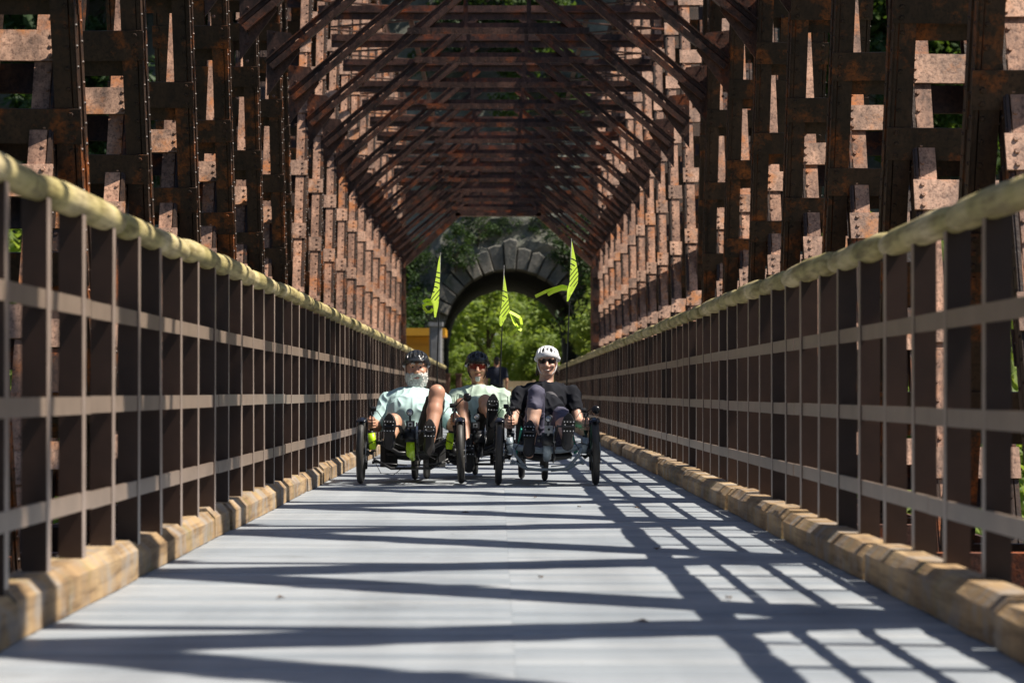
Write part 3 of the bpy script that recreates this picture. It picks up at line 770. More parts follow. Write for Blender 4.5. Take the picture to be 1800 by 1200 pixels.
M_SHIRTM = pm('sage_tee', (.45, .56, .46), .85, 0, .06, 9, .25)
M_SHIRTW = pm('black_tee', (.010, .011, .016), .85, 0, .15, 9, .25, spec=.2)
M_TOPW = pm('charcoal_top', (.055, .05, .058), .7, 0, .15, 9, .3)
M_SHORT = pm('dark_shorts', (.028, .026, .024), .85, 0, .2, 12, .3)
M_CAPRI = pm('violet_grey_capri', (.085, .080, .125), .75, 0, .15, 12, .25)
M_SHOE = pm('black_shoe', (.015, .015, .016), .6, 0, .25, 15, .2)
M_SOLE = pm('shoe_sole', (.045, .038, .033), .7, 0, .3, 20, .3)
M_SOLED = pm('dark_shoe_sole', (.022, .022, .024), .7, 0, .3, 20, .3)
M_PIN = cm('steel_pin', (.75, .75, .75), .3, .3)
M_HAIRG = pm('grey_hair', (.66, .64, .60), .8, 0, .30, 60, .8, stretch=(1, 1, .3))
M_HAIRB = pm('brown_hair', (.035, .022, .015), .6, 0, .3, 60, .5)
M_HELB = cm('black_helmet_shell', (.022, .024, .028), .22)
M_HELW = cm('white_helmet_shell', (.80, .80, .82), .30)
M_LINER = cm('helmet_liner', (.010, .010, .011), .9)
M_STRAP = cm('helmet_strap', (.02, .02, .02), .8)
M_SUNG = cm('black_lens', (.006, .006, .007), .06)
M_REDL = cm('red_mirror_lens', (.20, .022, .012), .10, .3)
M_EYE = cm('eye', (.04, .03, .025), .2)
M_LIP = cm('lips', (.34, .12, .10), .5)
M_TEETH = cm('teeth', (.75, .72, .66), .3)
def skin_mat(name, col):
    m, nt, b = node_mat(name); n = noise(nt, 7, 5, .6); f = noise(nt, 60, 3, .6)
    r = ramp(nt, n.outputs[0], [(.3, tuple(c * k for c, k in zip(col, (.88, .78, .74)))), (.7, tuple(c * 1.08 for c in col))])
    nt.links.new(r.outputs[0], b.inputs['Base Color']); b.inputs['Roughness'].default_value = .48
    b.inputs['Subsurface Weight'].default_value = .12; b.inputs['Subsurface Radius'].default_value = (.01, .004, .002); b.inputs['Subsurface Scale'].default_value = 1
    bump(nt, b, f.outputs[0], .08, .002); return m
M_SKINL = skin_mat('ruddy_skin', (.58, .32, .215)); M_SKINM = skin_mat('tanned_skin', (.57, .315, .20)); M_SKINW = skin_mat('light_skin', (.62, .39, .29))
def flag_mat():
    m, nt, b = node_mat('lime_flag_print')
    tc = nt.nodes.new('ShaderNodeTexCoord'); sx = nt.nodes.new('ShaderNodeSeparateXYZ'); nt.links.new(tc.outputs['Object'], sx.inputs[0])
    def M(op, a, b2=0.0):
        n = nt.nodes.new('ShaderNodeMath'); n.operation = op
        for i, v in enumerate((a, b2)):
            if isinstance(v, (int, float)): n.inputs[i].default_value = v
            else: nt.links.new(v, n.inputs[i])
        return n.outputs[0]
    x, z = sx.outputs[0], sx.outputs[2]
    # leaf-like emblem: nested arcs over slanting stripes
    d1 = M('SQRT', M('ADD', M('POWER', M('ADD', x, .05), 2.0), M('POWER', M('ADD', z, .33), 2.0)))
    a1 = M('LESS_THAN', M('FRACT', M('MULTIPLY', d1, 24.0)), .26)
    s1 = M('LESS_THAN', M('FRACT', M('MULTIPLY', M('SUBTRACT', M('MULTIPLY', x, 1.3), z), 24.0)), .26)
    sel = M('GREATER_THAN', M('SUBTRACT', M('MULTIPLY', x, 1.3), z), .265)
    pr = M('ADD', M('MULTIPLY', a1, M('SUBTRACT', 1.0, sel)), M('MULTIPLY', s1, sel))
    top = M('LESS_THAN', z, -.15); bot = M('GREATER_THAN', z, -.40)
    lim = M('LESS_THAN', d1, .215)
    pr = M('MULTIPLY', M('MULTIPLY', pr, top), bot); pr = M('MULTIPLY', pr, M('MAXIMUM', lim, sel))
    c = mix(nt, pr, (.72, .97, .09), (.012, .02, .012)); nt.links.new(c, b.inputs['Base Color']); b.inputs['Roughness'].default_value = .7
    t = nt.nodes.new('ShaderNodeBsdfTranslucent'); nt.links.new(c, t.inputs[0]); ms = nt.nodes.new('ShaderNodeMixShader'); ms.inputs[0].default_value = .4
    nt.links.new(b.outputs[0], ms.inputs[1]); nt.links.new(t.outputs[0], ms.inputs[2]); nt.links.new(ms.outputs[0], nt.nodes['Material Output'].inputs[0])
    return m
M_FLAG = flag_mat()
def stream_mat():
    m, nt, b = node_mat('lime_streamer'); b.inputs['Base Color'].default_value = (.72, .98, .06, 1); b.inputs['Roughness'].default_value = .6; return m
M_STREAM = stream_mat()

def V3(*a): return Vector(a)
class Loc:
    """photo position -> trike-local position at local depth y"""
    def __init__(s, cx, gy):
        s.Y0 = EYE * FPX / (gy - VY); s.X0 = (cx - VX) * s.Y0 / FPX; s.mpp = s.Y0 / FPX
    def __call__(s, px, py, y=0.0):
        Y = s.Y0 + y; return V3((px - VX) * Y / FPX - s.X0, y, EYE - (py - VY) * Y / FPX)

# ------------------------------------------------------------------ wheel
def wheel(parent, c, r, wd, camber=0.0, fender=True, steer=0.0):
    w_ = MB(); w_.torus((0, 0, 0), (1, 0, 0), r - .05, .012, 40, 6, 1.3)
    w_.lathe((0, 0, 0), (1, 0, 0), [(0, -.045), (.022, -.045), (.024, 0), (.022, .045), (0, .045)], 12)
    o = w_.build('wheel', M_BLK, parent, True); o.location = c; o.rotation_euler = (0, camber, steer)
    t_ = MB(); t_.torus((0, 0, 0), (1, 0, 0), r - wd * .55, wd * .55, 48, 12, .92)
    t_.build('tyre', M_RUB, o, True)
    s_ = MB()
    for i in range(24):
        a = 2 * math.pi * i / 24; x = .03 if i % 2 else -.03
        s_.tube([(x, .022 * math.cos(a + .4), .022 * math.sin(a + .4)), (0, (r - .06) * math.cos(a), (r - .06) * math.sin(a))], .0016, 4)
    s_.build('spoke', M_CHR, o)['kind'] = 'stuff'
    d_ = MB(); d_.lathe((0, 0, 0), (1, 0, 0), [(.05, .038), (.085, .038), (.085, .041), (.05, .041), (.05, .038)], 24); d_.build('brake_disc', M_CHR, o)
    if fender:
        f_ = MB(); vs, fs = [], []; n = 16
        for i in range(n + 1):
            a = R(62) + R(150) * i / n
            for k in range(7):
                b = -1 + 2 * k / 6; rr = r + .014 + .012 * (1 - b * b)
                vs.append((b * wd * .72, -math.cos(a) * rr * 1.0, math.sin(a) * rr))
            for k in range(7):
                b = 1 - 2 * k / 6; rr = r + .010 + .012 * (1 - b * b); vs.append((b * wd * .70, -math.cos(a) * rr, math.sin(a) * rr))
        for i in range(n):
            for k in range(14):
                p, q = i * 14 + k, i * 14 + (k + 1) % 14; fs.append((p, q, q + 14, p + 14))
        fs += [tuple(range(14)), tuple(range(n * 14, n * 14 + 14))]
        f_.add(vs, fs); f_.tube([(-wd * .7, -.12, r * .93), (-wd * .8, 0, 0)], .003, 5); f_.tube([(wd * .7, .16, r * .87), (wd * .8, 0, 0)], .003, 5)
        f_.build('mudguard', M_FEND, o, True)
    return o
# ------------------------------------------------------------------ shoe and pedal
def shoe(parent, c, toe, nrm, sole_m, L=.295, big=1.0):
    """c: centre of the sole; toe: heel-to-toe direction; nrm: the way the sole faces"""
    toe = Vector(toe).normalized(); nrm = Vector(nrm); nrm = (nrm - toe * nrm.dot(toe)).normalized(); s = toe.cross(nrm)
    T = lambda x, u, d: Vector(c) + s * x + toe * u - nrm * d
    h = L / 2
    pr = [cap(T(0, -h + .045, .035), T(.0, h - .05, .030), .040 * big, .038 * big, .03), ell(T(.0, h - .095, .03), (.05, .05, .05), .03),
          cap(T(0, -h + .05, .04), T(0, -h + .06, .10), .040, .040, .03), cap(T(0, h - .10, .045), T(0, -h + .08, .085), .034, .040, .03), ('half', tuple(T(0, 0, .004)), tuple(nrm), {'k': .004, 'op': '-'})]
    o = solid('shoe', pr, M_SHOE, parent, .006)
    sl = MB(); out = []
    for i in range(28):
        a = 2 * math.pi * i / 28; u = math.cos(a); x = math.sin(a)
        wd = .048 if u > 0 else .036
        if -.5 < u < .1: wd *= .93
        out.append((x * wd * big * (1 + .06 * (1 if x > 0 else -1) * u), u * h))
    n = len(out)
    sl.add([T(x * .94, u * .97, -.004) for x, u in out] + [T(x, u, .002) for x, u in out] + [T(x, u, .014) for x, u in out],
           [tuple(range(n))] + [(j * n + i, j * n + (i + 1) % n, (j + 1) * n + (i + 1) % n, (j + 1) * n + i) for j in (0, 1) for i in range(n)])
    sl.build('sole', sole_m, o)
    return T
def pedal(parent, T, side):
    p = MB(); s0 = T(0, .045, -.022); ax = (T(1, 0, 0) - T(0, 0, 0)); to = (T(0, 1, 0) - T(0, 0, 0)); nn = (T(0, 0, -1) - T(0, 0, 0))
    rot = Matrix((ax, nn, to)).transposed()
    for e in (-1, 1): p.box(s0 + to * e * .038, (.088, .022, .016), rot); p.box(s0 + ax * e * .041, (.014, .02, .088), rot)
    p.tube([s0 - ax * .045, s0 + ax * .045], .012, 8)
    o = p.build('pedal', M_BLK, parent)
    d = MB()
    for u in (-.036, .036):
        for x in (-.036, -.012, .012, .036): d.rivet(s0 + to * u + ax * x + nn * .010, nn, .0055)
    for x in (-.03, .03): d.rivet(s0 + ax * x + to * .012 + nn * .01, nn, .0055)
    d.build('pedal_pin', M_PIN, o)['kind'] = 'stuff'
    return s0
# ------------------------------------------------------------------ people
def fist(pr, H, out, up=(0, 0, 1), s=1.0):
    """hand closed round an upright grip: palm on the outer side, fingers in front, thumb on top"""
    o = V3(out, 0, 0); H = Vector(H); fy = V3(0, -1, 0); up = Vector(up).normalized()
    pr.append(ell(H + o * .026 + V3(0, .006, 0), (.019 * s, .036 * s, .042 * s), .02))
    for i in range(4):
        z = up * ((1.5 - i) * .0215); l = (.95, 1.05, 1.0, .82)[i]
        pts = [H + o * .030 + z + fy * .016, H + o * .024 + z * 1.02 + fy * (.042 * l), H - o * .008 + z + fy * (.046 * l), H - o * .030 + z * .98 + fy * (.026 * l)]
        for a, b, r in zip(pts, pts[1:], (.0105, .0098, .009)): pr.append(cap(a, b, r * s, r * s * .95, .005))
    pr.append(cap(H + o * .024 + up * .030 + V3(0, .01, 0), H + o * .010 + up * .050 + fy * .022, .012, .011, .010)); pr.append(cap(H + o * .010 + up * .050 + fy * .022, H - o * .022 + up * .046 + fy * .034, .011, .009, .006))
def head_prims(c, s=1.0, turn=0.0, face=1.0):
    c = Vector(c); rz = Matrix.Rotation(turn, 3, 'Z')
    q = lambda x, y, z: c + rz @ V3(x * s, y * s, z * s)
    rt = np.array(rz)
    pr = [ell(q(0, .012, .035), (.076 * s, .096 * s, .090 * s), .02, rot=rt), ell(q(0, -.026, -.040), (.066 * s * face, .070 * s, .086 * s), .03, rot=rt),
          ell(q(0, -.058, -.106), (.036 * s * face, .030 * s, .026 * s), .03, rot=rt), cap(q(-.05 * face, -.005, -.075), q(0, -.05, -.105), .026 * s, .024 * s, .03), cap(q(.05 * face, -.005, -.075), q(0, -.05, -.105), .026 * s, .024 * s, .03),
          cap(q(0, -.096, .000), q(0, -.118, -.040), .0095 * s, .0165 * s, .010), ell(q(-.014, -.106, -.046), (.010 * s, .012 * s, .009 * s), .006), ell(q(.014, -.106, -.046), (.010 * s, .012 * s, .009 * s), .006),
          cap(q(-.045, -.082, .021), q(.045, -.082, .021), .0145 * s, .0145 * s, .016), ell(q(-.040, -.070, -.038), (.026 * s, .026 * s, .022 * s), .02), ell(q(.040, -.070, -.038), (.026 * s, .026 * s, .022 * s), .02),
          ell(q(-.031, -.104, .002), (.017 * s, .016 * s, .010 * s), .008, '-'), ell(q(.031, -.104, .002), (.017 * s, .016 * s, .010 * s), .008, '-'),
          ell(q(-.079, .004, -.022), (.011 * s, .020 * s, .034 * s), .008), ell(q(.079, .004, -.022), (.011 * s, .020 * s, .034 * s), .008),
          cap(q(-.020, -.100, -.074), q(.020, -.100, -.074), .0075 * s, .0075 * s, .006), cap(q(-.016, -.098, -.086), q(.016, -.098, -.086), .008 * s, .008 * s, .006)]
    return pr, q, rz
def helmet(parent, q, rz, s, shell, brim=False, white=False):
    rt = np.array(rz)
    pr = [ell(q(0, .012, .050), (.100 * s, .128 * s, .088 * s), .01, rot=rt)]
    if brim: pr.append(ell(q(0, -.112, .052), (.070 * s, .042 * s, .010 * s), .012, rot=rt))
    pr.append(cap(q(-.097, .01, .02), q(-.090, .09, .015), .018 * s, .022 * s, .02)); pr.append(cap(q(.097, .01, .02), q(.090, .09, .015), .018 * s, .022 * s, .02))
    pr.append(('half', tuple(q(0, -.10, .036)), tuple(rz @ V3(0, -.22, -1)), {'k': .006, 'op': '-'}))
    for x, w_ in ((-.066, .011), (-.036, .0125), (0, .0125), (.036, .0125), (.066, .011)):
        zt = .050 + .088 * math.sqrt(max(0, 1 - (x / .1) ** 2))
        pr.append(cap(q(x * 1.0, -.108 + abs(x) * .5, .094 - abs(x) * .25), q(x * .92, -.035, zt + .004), w_ * s, w_ * s * .9, .004, '-'))
        pr.append(cap(q(x * .92, .0, zt + .004), q(x * .9, .055, zt), w_ * s * .9, w_ * s * .8, .004, '-'))
    for sx in (-1, 1):
        pr.append(cap(q(sx * .099, -.05, .066), q(sx * .108, .02, .072), .010 * s, .010 * s, .004, '-'))
    o = solid('helmet', pr, shell, parent, .0045)
    ln = MB(); vs, fs = [], []; n, m = 20, 8
    lp = [ell(q(0, .012, .050), (.089 * s, .117 * s, .078 * s), .01, rot=rt), ('half', tuple(q(0, -.10, .040)), tuple(rz @ V3(0, -.22, -1)), {'k': .005, 'op': '-'})]
    solid('liner', lp, M_LINER, o, .008)
    st = MB()
    for sx in (-1, 1):
        st.tube([q(sx * .083, -.045, .040), q(sx * .083, -.030, -.030), q(sx * .066, -.045, -.085), q(sx * .02, -.066, -.135), q(0, -.07, -.137)], .0042, 6)
        st.tube([q(sx * .086, .04, .035), q(sx * .085, .0, -.035), q(sx * .070, -.036, -.080)], .0038, 6)
    st.build('strap', M_WHT if white else M_STRAP, o)
    return o
def band(parent, name, q, z0, z1, a0, a1, rad, m, n=10, dz=0.0, yoff=0.0, th=.003):
    b = MB(); vs = []
    for i in range(n + 1):
        a = a0 + (a1 - a0) * i / n; e = 1 - abs(2 * i / n - 1) ** 3 * .35
        mid = (z0 + z1) / 2
        for r in (rad, rad - th):
            for z in (z0, z1):
                zz = mid + (z - mid) * e; vs.append(q(math.sin(a) * r, -math.cos(a) * r * 1.18 + yoff, zz + dz))
    fs = []
    for i in range(n):
        k = i * 4; fs += [(k, k + 4, k + 5, k + 1), (k + 2, k + 3, k + 7, k + 6), (k, k + 2, k + 6, k + 4), (k + 1, k + 5, k + 7, k + 3)]
    fs += [(0, 1, 3, 2), (n * 4, n * 4 + 2, n * 4 + 3, n * 4 + 1)]
    b.add(vs, fs); return b.build(name, m, parent, False)
def rider(name_label, T0, J, skin, shirt, cfg):
    p = thing('person', name_label, 'person', T0)
    g_ = lambda k: Vector(cfg[k])
    ch, hip, bel = g_('chest'), g_('hip'), g_('belly'); c = g_('head')
    hp, q, rz = head_prims(c, cfg.get('hs', 1.0), cfg.get('turn', 0), cfg.get('face', 1))
    body = list(hp); B = cfg['bulk']
    body += [cap(c + V3(0, .02, -.07), ch + V3(0, .09, .085), .055 * B ** .5, .066 * B ** .5, .03)]
    body += [ell(ch, (.165 * B, .10 * B, .15), .05), ell(bel, (.150 * B, .11 * B, .15), .06), ell(hip, (.165 * B, .12, .12), .05)]
    sh = []
    cloth = [ell(ch, (.176 * B, .115 * B, .16), .06), ell(bel, (.162 * B * cfg.get('bw', 1), .125 * B * cfg.get('bd', 1), .165), .07), cap(ch + V3(-.10, .08, .085), ch + V3(.10, .08, .085), .066, .066, .05), ell(hip + V3(0, .02, .05), (.165 * B, .12, .10), .06)]
    for s in ('r', 'l'):
        S, E, H = g_('sh' + s), g_('el' + s), g_('ha' + s); out = -1 if s == 'r' else 1
        W = H + V3(out * .022, .075, -.006)
        body += [cap(ch + V3(out * .08, .08, .06), S, .06, .058 * B, .03), cap(S, E, .050 * B, .041 * B, .02), cap(E, E.lerp(W, .35), .041 * B, .042 * B, .02), cap(E.lerp(W, .35), W, .042 * B, .026, .02), cap(W, H + V3(out * .026, .012, 0), .026, .026, .012)]
        fist(body, H, out, cfg.get('gup', (0, 0, 1)), cfg.get('fs', 1.0))
        sl = cfg.get('sleeve', .8)
        cloth += [cap(ch + V3(out * .09, .08, .065), S, .066, .066 * B, .04), cap(S, S.lerp(E, sl), .064 * B, .060 * B, .03)]
        cut = S.lerp(E, sl + .02); cloth.append(cap(S.lerp(E, sl + .12), S.lerp(E, sl + .30), .05 * B, .05 * B, .004, '-'))
    lower = [ell(hip, (.175 * B, .135, .125), .05)]
    for s in ('r', 'l'):
        Hp, K, A = g_('hp' + s), g_('kn' + s), g_('an' + s); out = -1 if s == 'r' else 1
        tf = cfg.get('th', 1.0)
        body += [cap(Hp, K, .082 * tf, .056 * tf, .03), ell(K + V3(0, -.012, .008), (.050 * tf, .046 * tf, .054 * tf), .03), cap(K, K.lerp(A, .32) + V3(0, .018, 0), .050 * tf, .054 * tf, .02), cap(K.lerp(A, .32) + V3(0, .018, 0), A, .054 * tf, .034, .02), cap(A, A + V3(0, -.03, -.02), .034, .034, .02)]
        f = cfg.get('short', .75)
        lower += [cap(Hp, Hp.lerp(K, min(1, f)), .094 * tf, (.094 + (.066 - .094) * min(1, f)) * tf, .03)]
        if f > 1:
            lower += [ell(K + V3(0, -.008, .006), (.060 * tf, .055 * tf, .062 * tf), .025), cap(K, K.lerp(A, f - 1), .058 * tf, .060 * tf, .02)]
    solid('body', body, skin, p, .0062)
    solid('shirt', cloth, shirt, p, .0075, 0, .011)
    solid('trousers' if cfg.get('short', .75) > 1 else 'shorts', lower, cfg['lower'], p, .0075, 0, .007, (10, 14, 14))
    for sx in (-1, 1):
        if cfg.get('glasses'): break
        e = MB(); e.lathe(q(sx * .030, -.083, .000), (0, -1, 0), [(0, .0080), (.005, .007), (.008, .004), (.009, 0)], 10); e.build('eye', M_EYE, p, True)
    helmet(p, q, rz, cfg.get('hs', 1.0) * 1.02, cfg['shell'], cfg.get('brim'), cfg.get('white'))
    return p, q

# ------------------------------------------------------------------ trike
def trike(label, J, half, cfg):
    t = thing('recumbent_trike', label, 'trike', (J.X0, J.Y0, 0))
    rw = .258; col = cfg['accent']; lx = -half
    for s in (-1, 1): wheel(t, (s * half, 0, rw), rw, .056, -s * .02 + cfg.get('cam', 0), True, cfg.get('steer', 0))
    RY = cfg.get('base', .98)
    wheel(t, (0, RY, rw - .01), rw - .01, .052, 0, True)
    fr = MB(); fr.tube([(0, -.12, .30), (0, .05, .25), (0, .35, .20), (0, .62, .24), (0, .80, .30)], .026, 12)
    for s in (-1, 1): fr.tube([(0, .66, .25), (s * .07, .80, .26), (s * .075, RY, rw)], .014, 8); fr.tube([(s * .06, .72, .30), (s * .07, .86, .62)], .010, 8)
    fr.build('main_frame', cfg['frame'], t, True)
    ca = MB()
    for s in (-1, 1):
        pts = [(0, -.02, cfg['cz0']), (s * .10, -.02, cfg['cz0'] + .004), (s * (half - .17), .0, cfg['cz1'] - .02), (s * (half - .09), 0, cfg['cz1'])]
        ca.tube(pts, cfg['cr'], 12)
    ca.build('cross_arm', cfg['arm'], t, True)
    for s in (-1, 1):
        k = MB(); k.tube([(s * (half - .095), -.01, cfg['cz1'] - .065), (s * (half - .082), -.01, cfg['cz1'] + .065)], cfg['kr'], 14); ko = k.build('kingpin_housing', cfg['kcol'], t, True)
        k = MB(); k.tube([(s * (half - .088), 0, cfg['cz1'] - .08), (s * (half - .088), 0, cfg['cz1'] - .10), (s * (half - .03), 0, rw)], .013, 8); k.lathe((s * (half - .098), 0, cfg['cz1'] - .075), (0, 0, 1), [(0, -.01), (.022, -.01), (.022, .0), (0, .0)], 10)
        k.lathe((s * (half - .08), 0, cfg['cz1'] + .068), (0, 0, 1), [(.021, 0), (.021, .012), (0, .014)], 10); k.box((s * (half - .075), .03, rw + .04), (.03, .06, .05)); k.build('steering_knuckle', M_BLK, ko, True)
    tr_ = MB(); tr_.tube([(-half + .10, -.06, .175), (-.03, -.05, .150)], .006, 6); tr_.tube([(half - .10, -.06, .175), (.03, -.05, .150)], .006, 6)
    tr_.tube([(-half + .10, -.05, .20), (-.16, -.03, .125), (.16, -.03, .125), (half - .10, -.05, .20)], .011, 8)
    for s in (-1, 1): tr_.lathe((s * (half - .10), -.06, .175), (0, 0, 1), [(0, -.012), (.011, -.012), (.011, .012), (0, .012)], 8)
    tr_.build('tie_rod', cfg.get('rodm', M_BLK), t, True)
    # boom, cranks
    bb = Vector(cfg['bb'])
    bo = MB(); bo.tube([(0, .0, .26), (bb.x * .5, bb.y * .5, (.26 + bb.z) / 2 - .02), (bb.x, bb.y + .02, bb.z - .03)], .031, 12); boo = bo.build('boom', cfg['boom'], t, True)
    bs = MB(); bs.lathe(bb + V3(-.045, 0, 0), (1, 0, 0), [(0, 0), (.034, 0), (.040, .02), (.040, .07), (.034, .09), (0, .09)], 14); bs.box(bb + V3(0, -.015, -.03), (.085, .09, .07))
    bs.build('bottom_bracket', M_BLK, boo, True)
    nz = MB(); nz.tube([bb + V3(0, -.02, -.06), bb + V3(0, .0, -.11), bb + V3(0, .10, -.165)], [.030, .034, .033], 14); nz.tube([bb + V3(0, -.035, -.075), bb + V3(0, -.02, -.135)], .012, 8); nz.build('boom_clamp', cfg['boom'], boo, True)
    cr = MB(); ped = cfg['pedals']
    for s, pp in ((-1, ped[0]), (1, ped[1])):
        pp = Vector(pp); root = bb + V3(s * .062, 0, 0); end = V3(bb.x + s * .075, pp.y, pp.z); cr.bar(root, end, .016, .028, (0, -1, .3)); cr.tube([end, pp], .008, 8)
    cro = cr.build('crank', M_BLK, boo)
    ring = MB(); ring.lathe(bb + V3(.052, 0, 0), (1, 0, 0), [(.05, 0), (.085, 0), (.088, .002), (.085, .005), (.05, .005), (.05, 0)], 40)
    for i in range(5):
        a = i * 1.2566; ring.bar(bb + V3(.054, 0, 0), bb + V3(.054, .06 * math.cos(a), .06 * math.sin(a)), .004, .016, (1, 0, 0))
    ring.build('chainring', M_CHR, cro)
    # seat
    se = MB(); pts = cfg['seat']; hw = .20
    for s in (-1, 1): se.tube([(s * hw * (1.0 if i < 2 else .98), y + .03, z - .03) for i, (y, z) in enumerate(pts)], .011, 8)
    for y, z in (pts[0], pts[2], pts[-1]): se.tube([(-hw, y + .03, z - .03), (0, y + .05, z - .05), (hw, y + .03, z - .03)], .010, 8)
    so = se.build('seat_frame', M_BLK, t, True)
    sm2 = MB(); n = 6; vs = []
    for y, z in pts:
        for k in range(n + 1):
            x = -hw + 2 * hw * k / n; sg = .04 * (1 - (x / hw) ** 2); vs.append((x, y + sg * .7 + .025, z - sg * .7 - .025))
    m_ = len(pts)
    sm2.add(vs + [(x, y + .008, z - .008) for x, y, z in vs], [(j * (n + 1) + k, j * (n + 1) + k + 1, (j + 1) * (n + 1) + k + 1, (j + 1) * (n + 1) + k) for j in range(m_ - 1) for k in range(n)] + [(q + m_ * (n + 1)) * 1 and tuple(v + m_ * (n + 1) for v in (j * (n + 1) + k, (j + 1) * (n + 1) + k, (j + 1) * (n + 1) + k + 1, j * (n + 1) + k + 1)) for q in (0,) for j in range(m_ - 1) for k in range(n)])
    sm2.build('seat_mesh', M_MESH, so, True)
    hr = MB(); y, z = pts[-1]
    for s in (-1, 1): hr.cbox((s * .145, y + .05, z + .005), (.075, .04, .05), .012)
    hr.build('seat_bolster', M_BLK, so)
    # handlebars
    for s, H in ((-1, cfg['hands'][0]), (1, cfg['hands'][1])):
        H = Vector(H); b = MB(); up = Vector(cfg.get('gup', (0, 0, 1)))
        b.tube([(s * (half - .12), .05, cfg['cz1'] - .02), (s * (half - .10), .16, cfg['cz1'] - .06), (H.x, H.y + .01, H.z - .11), H - up * .06, H + up * .09], .0115, 10)
        ho = b.build('handlebar', M_BLK, t, True)
        g2 = MB(); g2.tube([H - up * .065, H - up * .02, H + up * .065], [.0165, .0175, .016], 12); g2.build('grip', M_GRIP, ho, True)
        lv = MB(); top = H + up * .085; lv.box(top, (.042, .05, .03)); lv.tube([top + V3(0, -.03, .01), top + V3(-s * .005, -.062, -.015), top + V3(-s * .01, -.066, -.10)], .0055, 6)
        lv.tube([top, top + V3(s * .0, .0, .045)], .011, 8); lv.lathe(top + V3(-s * .02, -.01, .035), (s, 0, 0), [(0, -.02), (.018, -.02), (.020, .0), (.018, .02), (0, .02)], 10)
        lv.tube([top + V3(0, 0, .04), top + V3(-s * .005, .0, .12)], .0028, 5); lv.tube([top + V3(s * .012, .0, .04), top + V3(s * .022, .0, .13)], .0028, 5)
        lv.build('brake_lever', M_BLK, ho)
        cb = MB(); cb.tube([top + V3(0, -.02, .01), top + V3(-s * .05, -.10, .02), top + V3(-s * .12, -.12, -.08), (s * (half - .16), -.05, cfg['cz1'] + .02), (s * (half - .09), 0, cfg['cz1'] - .10)], .0032, 5); cb.build('brake_cable', M_BLK, ho, True)
    # mirror
    if cfg.get('mirror'):
        mx = Vector(cfg['mirror']); H = Vector(cfg['hands'][1]); b = MB(); b.tube([H + V3(0, 0, .10), H.lerp(mx, .55) + V3(0, 0, .06), mx + V3(0, .01, 0)], .005, 6)
        b.lathe(mx, (-.25, -1, .1), [(0, .014), (.022, .012), (.033, .004), (.036, -.004), (.034, -.010), (0, -.010)], 20); b.build('mirror', M_MIRR, t, True)
    # front light, camera box on the boom
    lp = bb + V3(*cfg.get('light', (.0, -.02, .155)))
    b = MB(); b.tube([bb + V3(0, 0, .03), lp + V3(0, .03, -.02)], .008, 8); b.lathe(lp, (0, -1, 0), [(0, -.04), (.018, -.035), (.028, .0), (.029, .022), (.0245, .023)], 18); lo = b.build('headlight', M_BLK, t, True)
    b = MB(); b.lathe(lp, (0, -1, 0), [(.0245, .019), (.012, .024), (0, .025)], 18); b.build('lens', M_LENS, lo, True)
    cp_ = bb + V3(*cfg.get('cambox', (.0, -.075, .065)))
    b = MB(); b.cbox(cp_, (.068, .05, .058), .008, Matrix.Rotation(0, 3, 'X')); b.tube([cp_ + V3(0, .01, -.03), bb], .009, 8); co = b.build('front_camera', cfg['camm'], t)
    b = MB(); b.box(cp_ + V3(.0, -.0265, .0), (.036, .004, .036)); b.build('camera_face', M_GCAM, co); b = MB(); b.lathe(cp_ + V3(0, -.0285, 0), (0, -1, 0), [(.010, 0), (.010, .006), (0, .006)], 14); b.build('camera_lens', M_SUNG, co)
    # bags behind and drive side clutter
    for s in (-1, 1):
        b = MB(); b.cbox((s * .175, RY - .08, .40), (.12, .34, .26), .03, None); b.box((s * .175, RY - .08, .545), (.13, .35, .02)); b.build('pannier_bag', M_MESH, t)
    if cfg.get('bags'):
        for s in (-1, 1):
            b = MB(); b.cbox((s * .20, .50, .225), (.13, .42, .20), .045); b.box((s * .20, .50, .33), (.11, .40, .015)); b.tube([(s * .20, .29, .30), (s * .20, .28, .16)], .008, 6); b.build('side_bag', M_MESH, t)
        b = MB(); b.tube([(-.30, -.04, .20), (-.24, -.10, .09), (-.14, -.12, .075), (-.05, -.06, .14)], .003, 5); b.tube([(.28, -.02, .26), (.20, -.10, .20), (.08, -.12, .26)], .003, 5); b.build('loose_cable', M_BLK, t, True)
    b = MB()
    for s in (-1, 1):
        b.tube([(s * .05, -.10, .30), (s * .13, -.14, .33), (s * (half - .16), -.07, cfg['cz1'] + .03), (s * (half - .05), -.03, rw + .06)], .0035, 5); b.lathe((s * (half - .045), -.01, rw), (s, 0, 0), [(0, -.02), (.032, -.02), (.034, .0), (.026, .012), (0, .012)], 14)
        b.box((s * (half - .062), .075, rw + .045), (.03, .05, .06))
    b.lathe((bb.x - .05, bb.y - .01, bb.z - .02), (1, 0, 0), [(.02, 0), (.03, -.012), (.02, -.03)], 10); b.box((bb.x + .055, bb.y - .02, bb.z - .06), (.02, .05, .07))
    b.build('brake_gear', M_BLK, t, True)
    b = MB(); b.tube([(bb.x + .05, bb.y, bb.z - .085), (.06, -.05, .215), (.06, .4, .17), (.05, RY, .20)], .007, 6); b.tube([(bb.x + .05, bb.y, bb.z + .085), (.06, -.05, .30), (.06, .3, .22)], .007, 6)
    b.build('chain_tube', M_BLK, t, True)
    return t
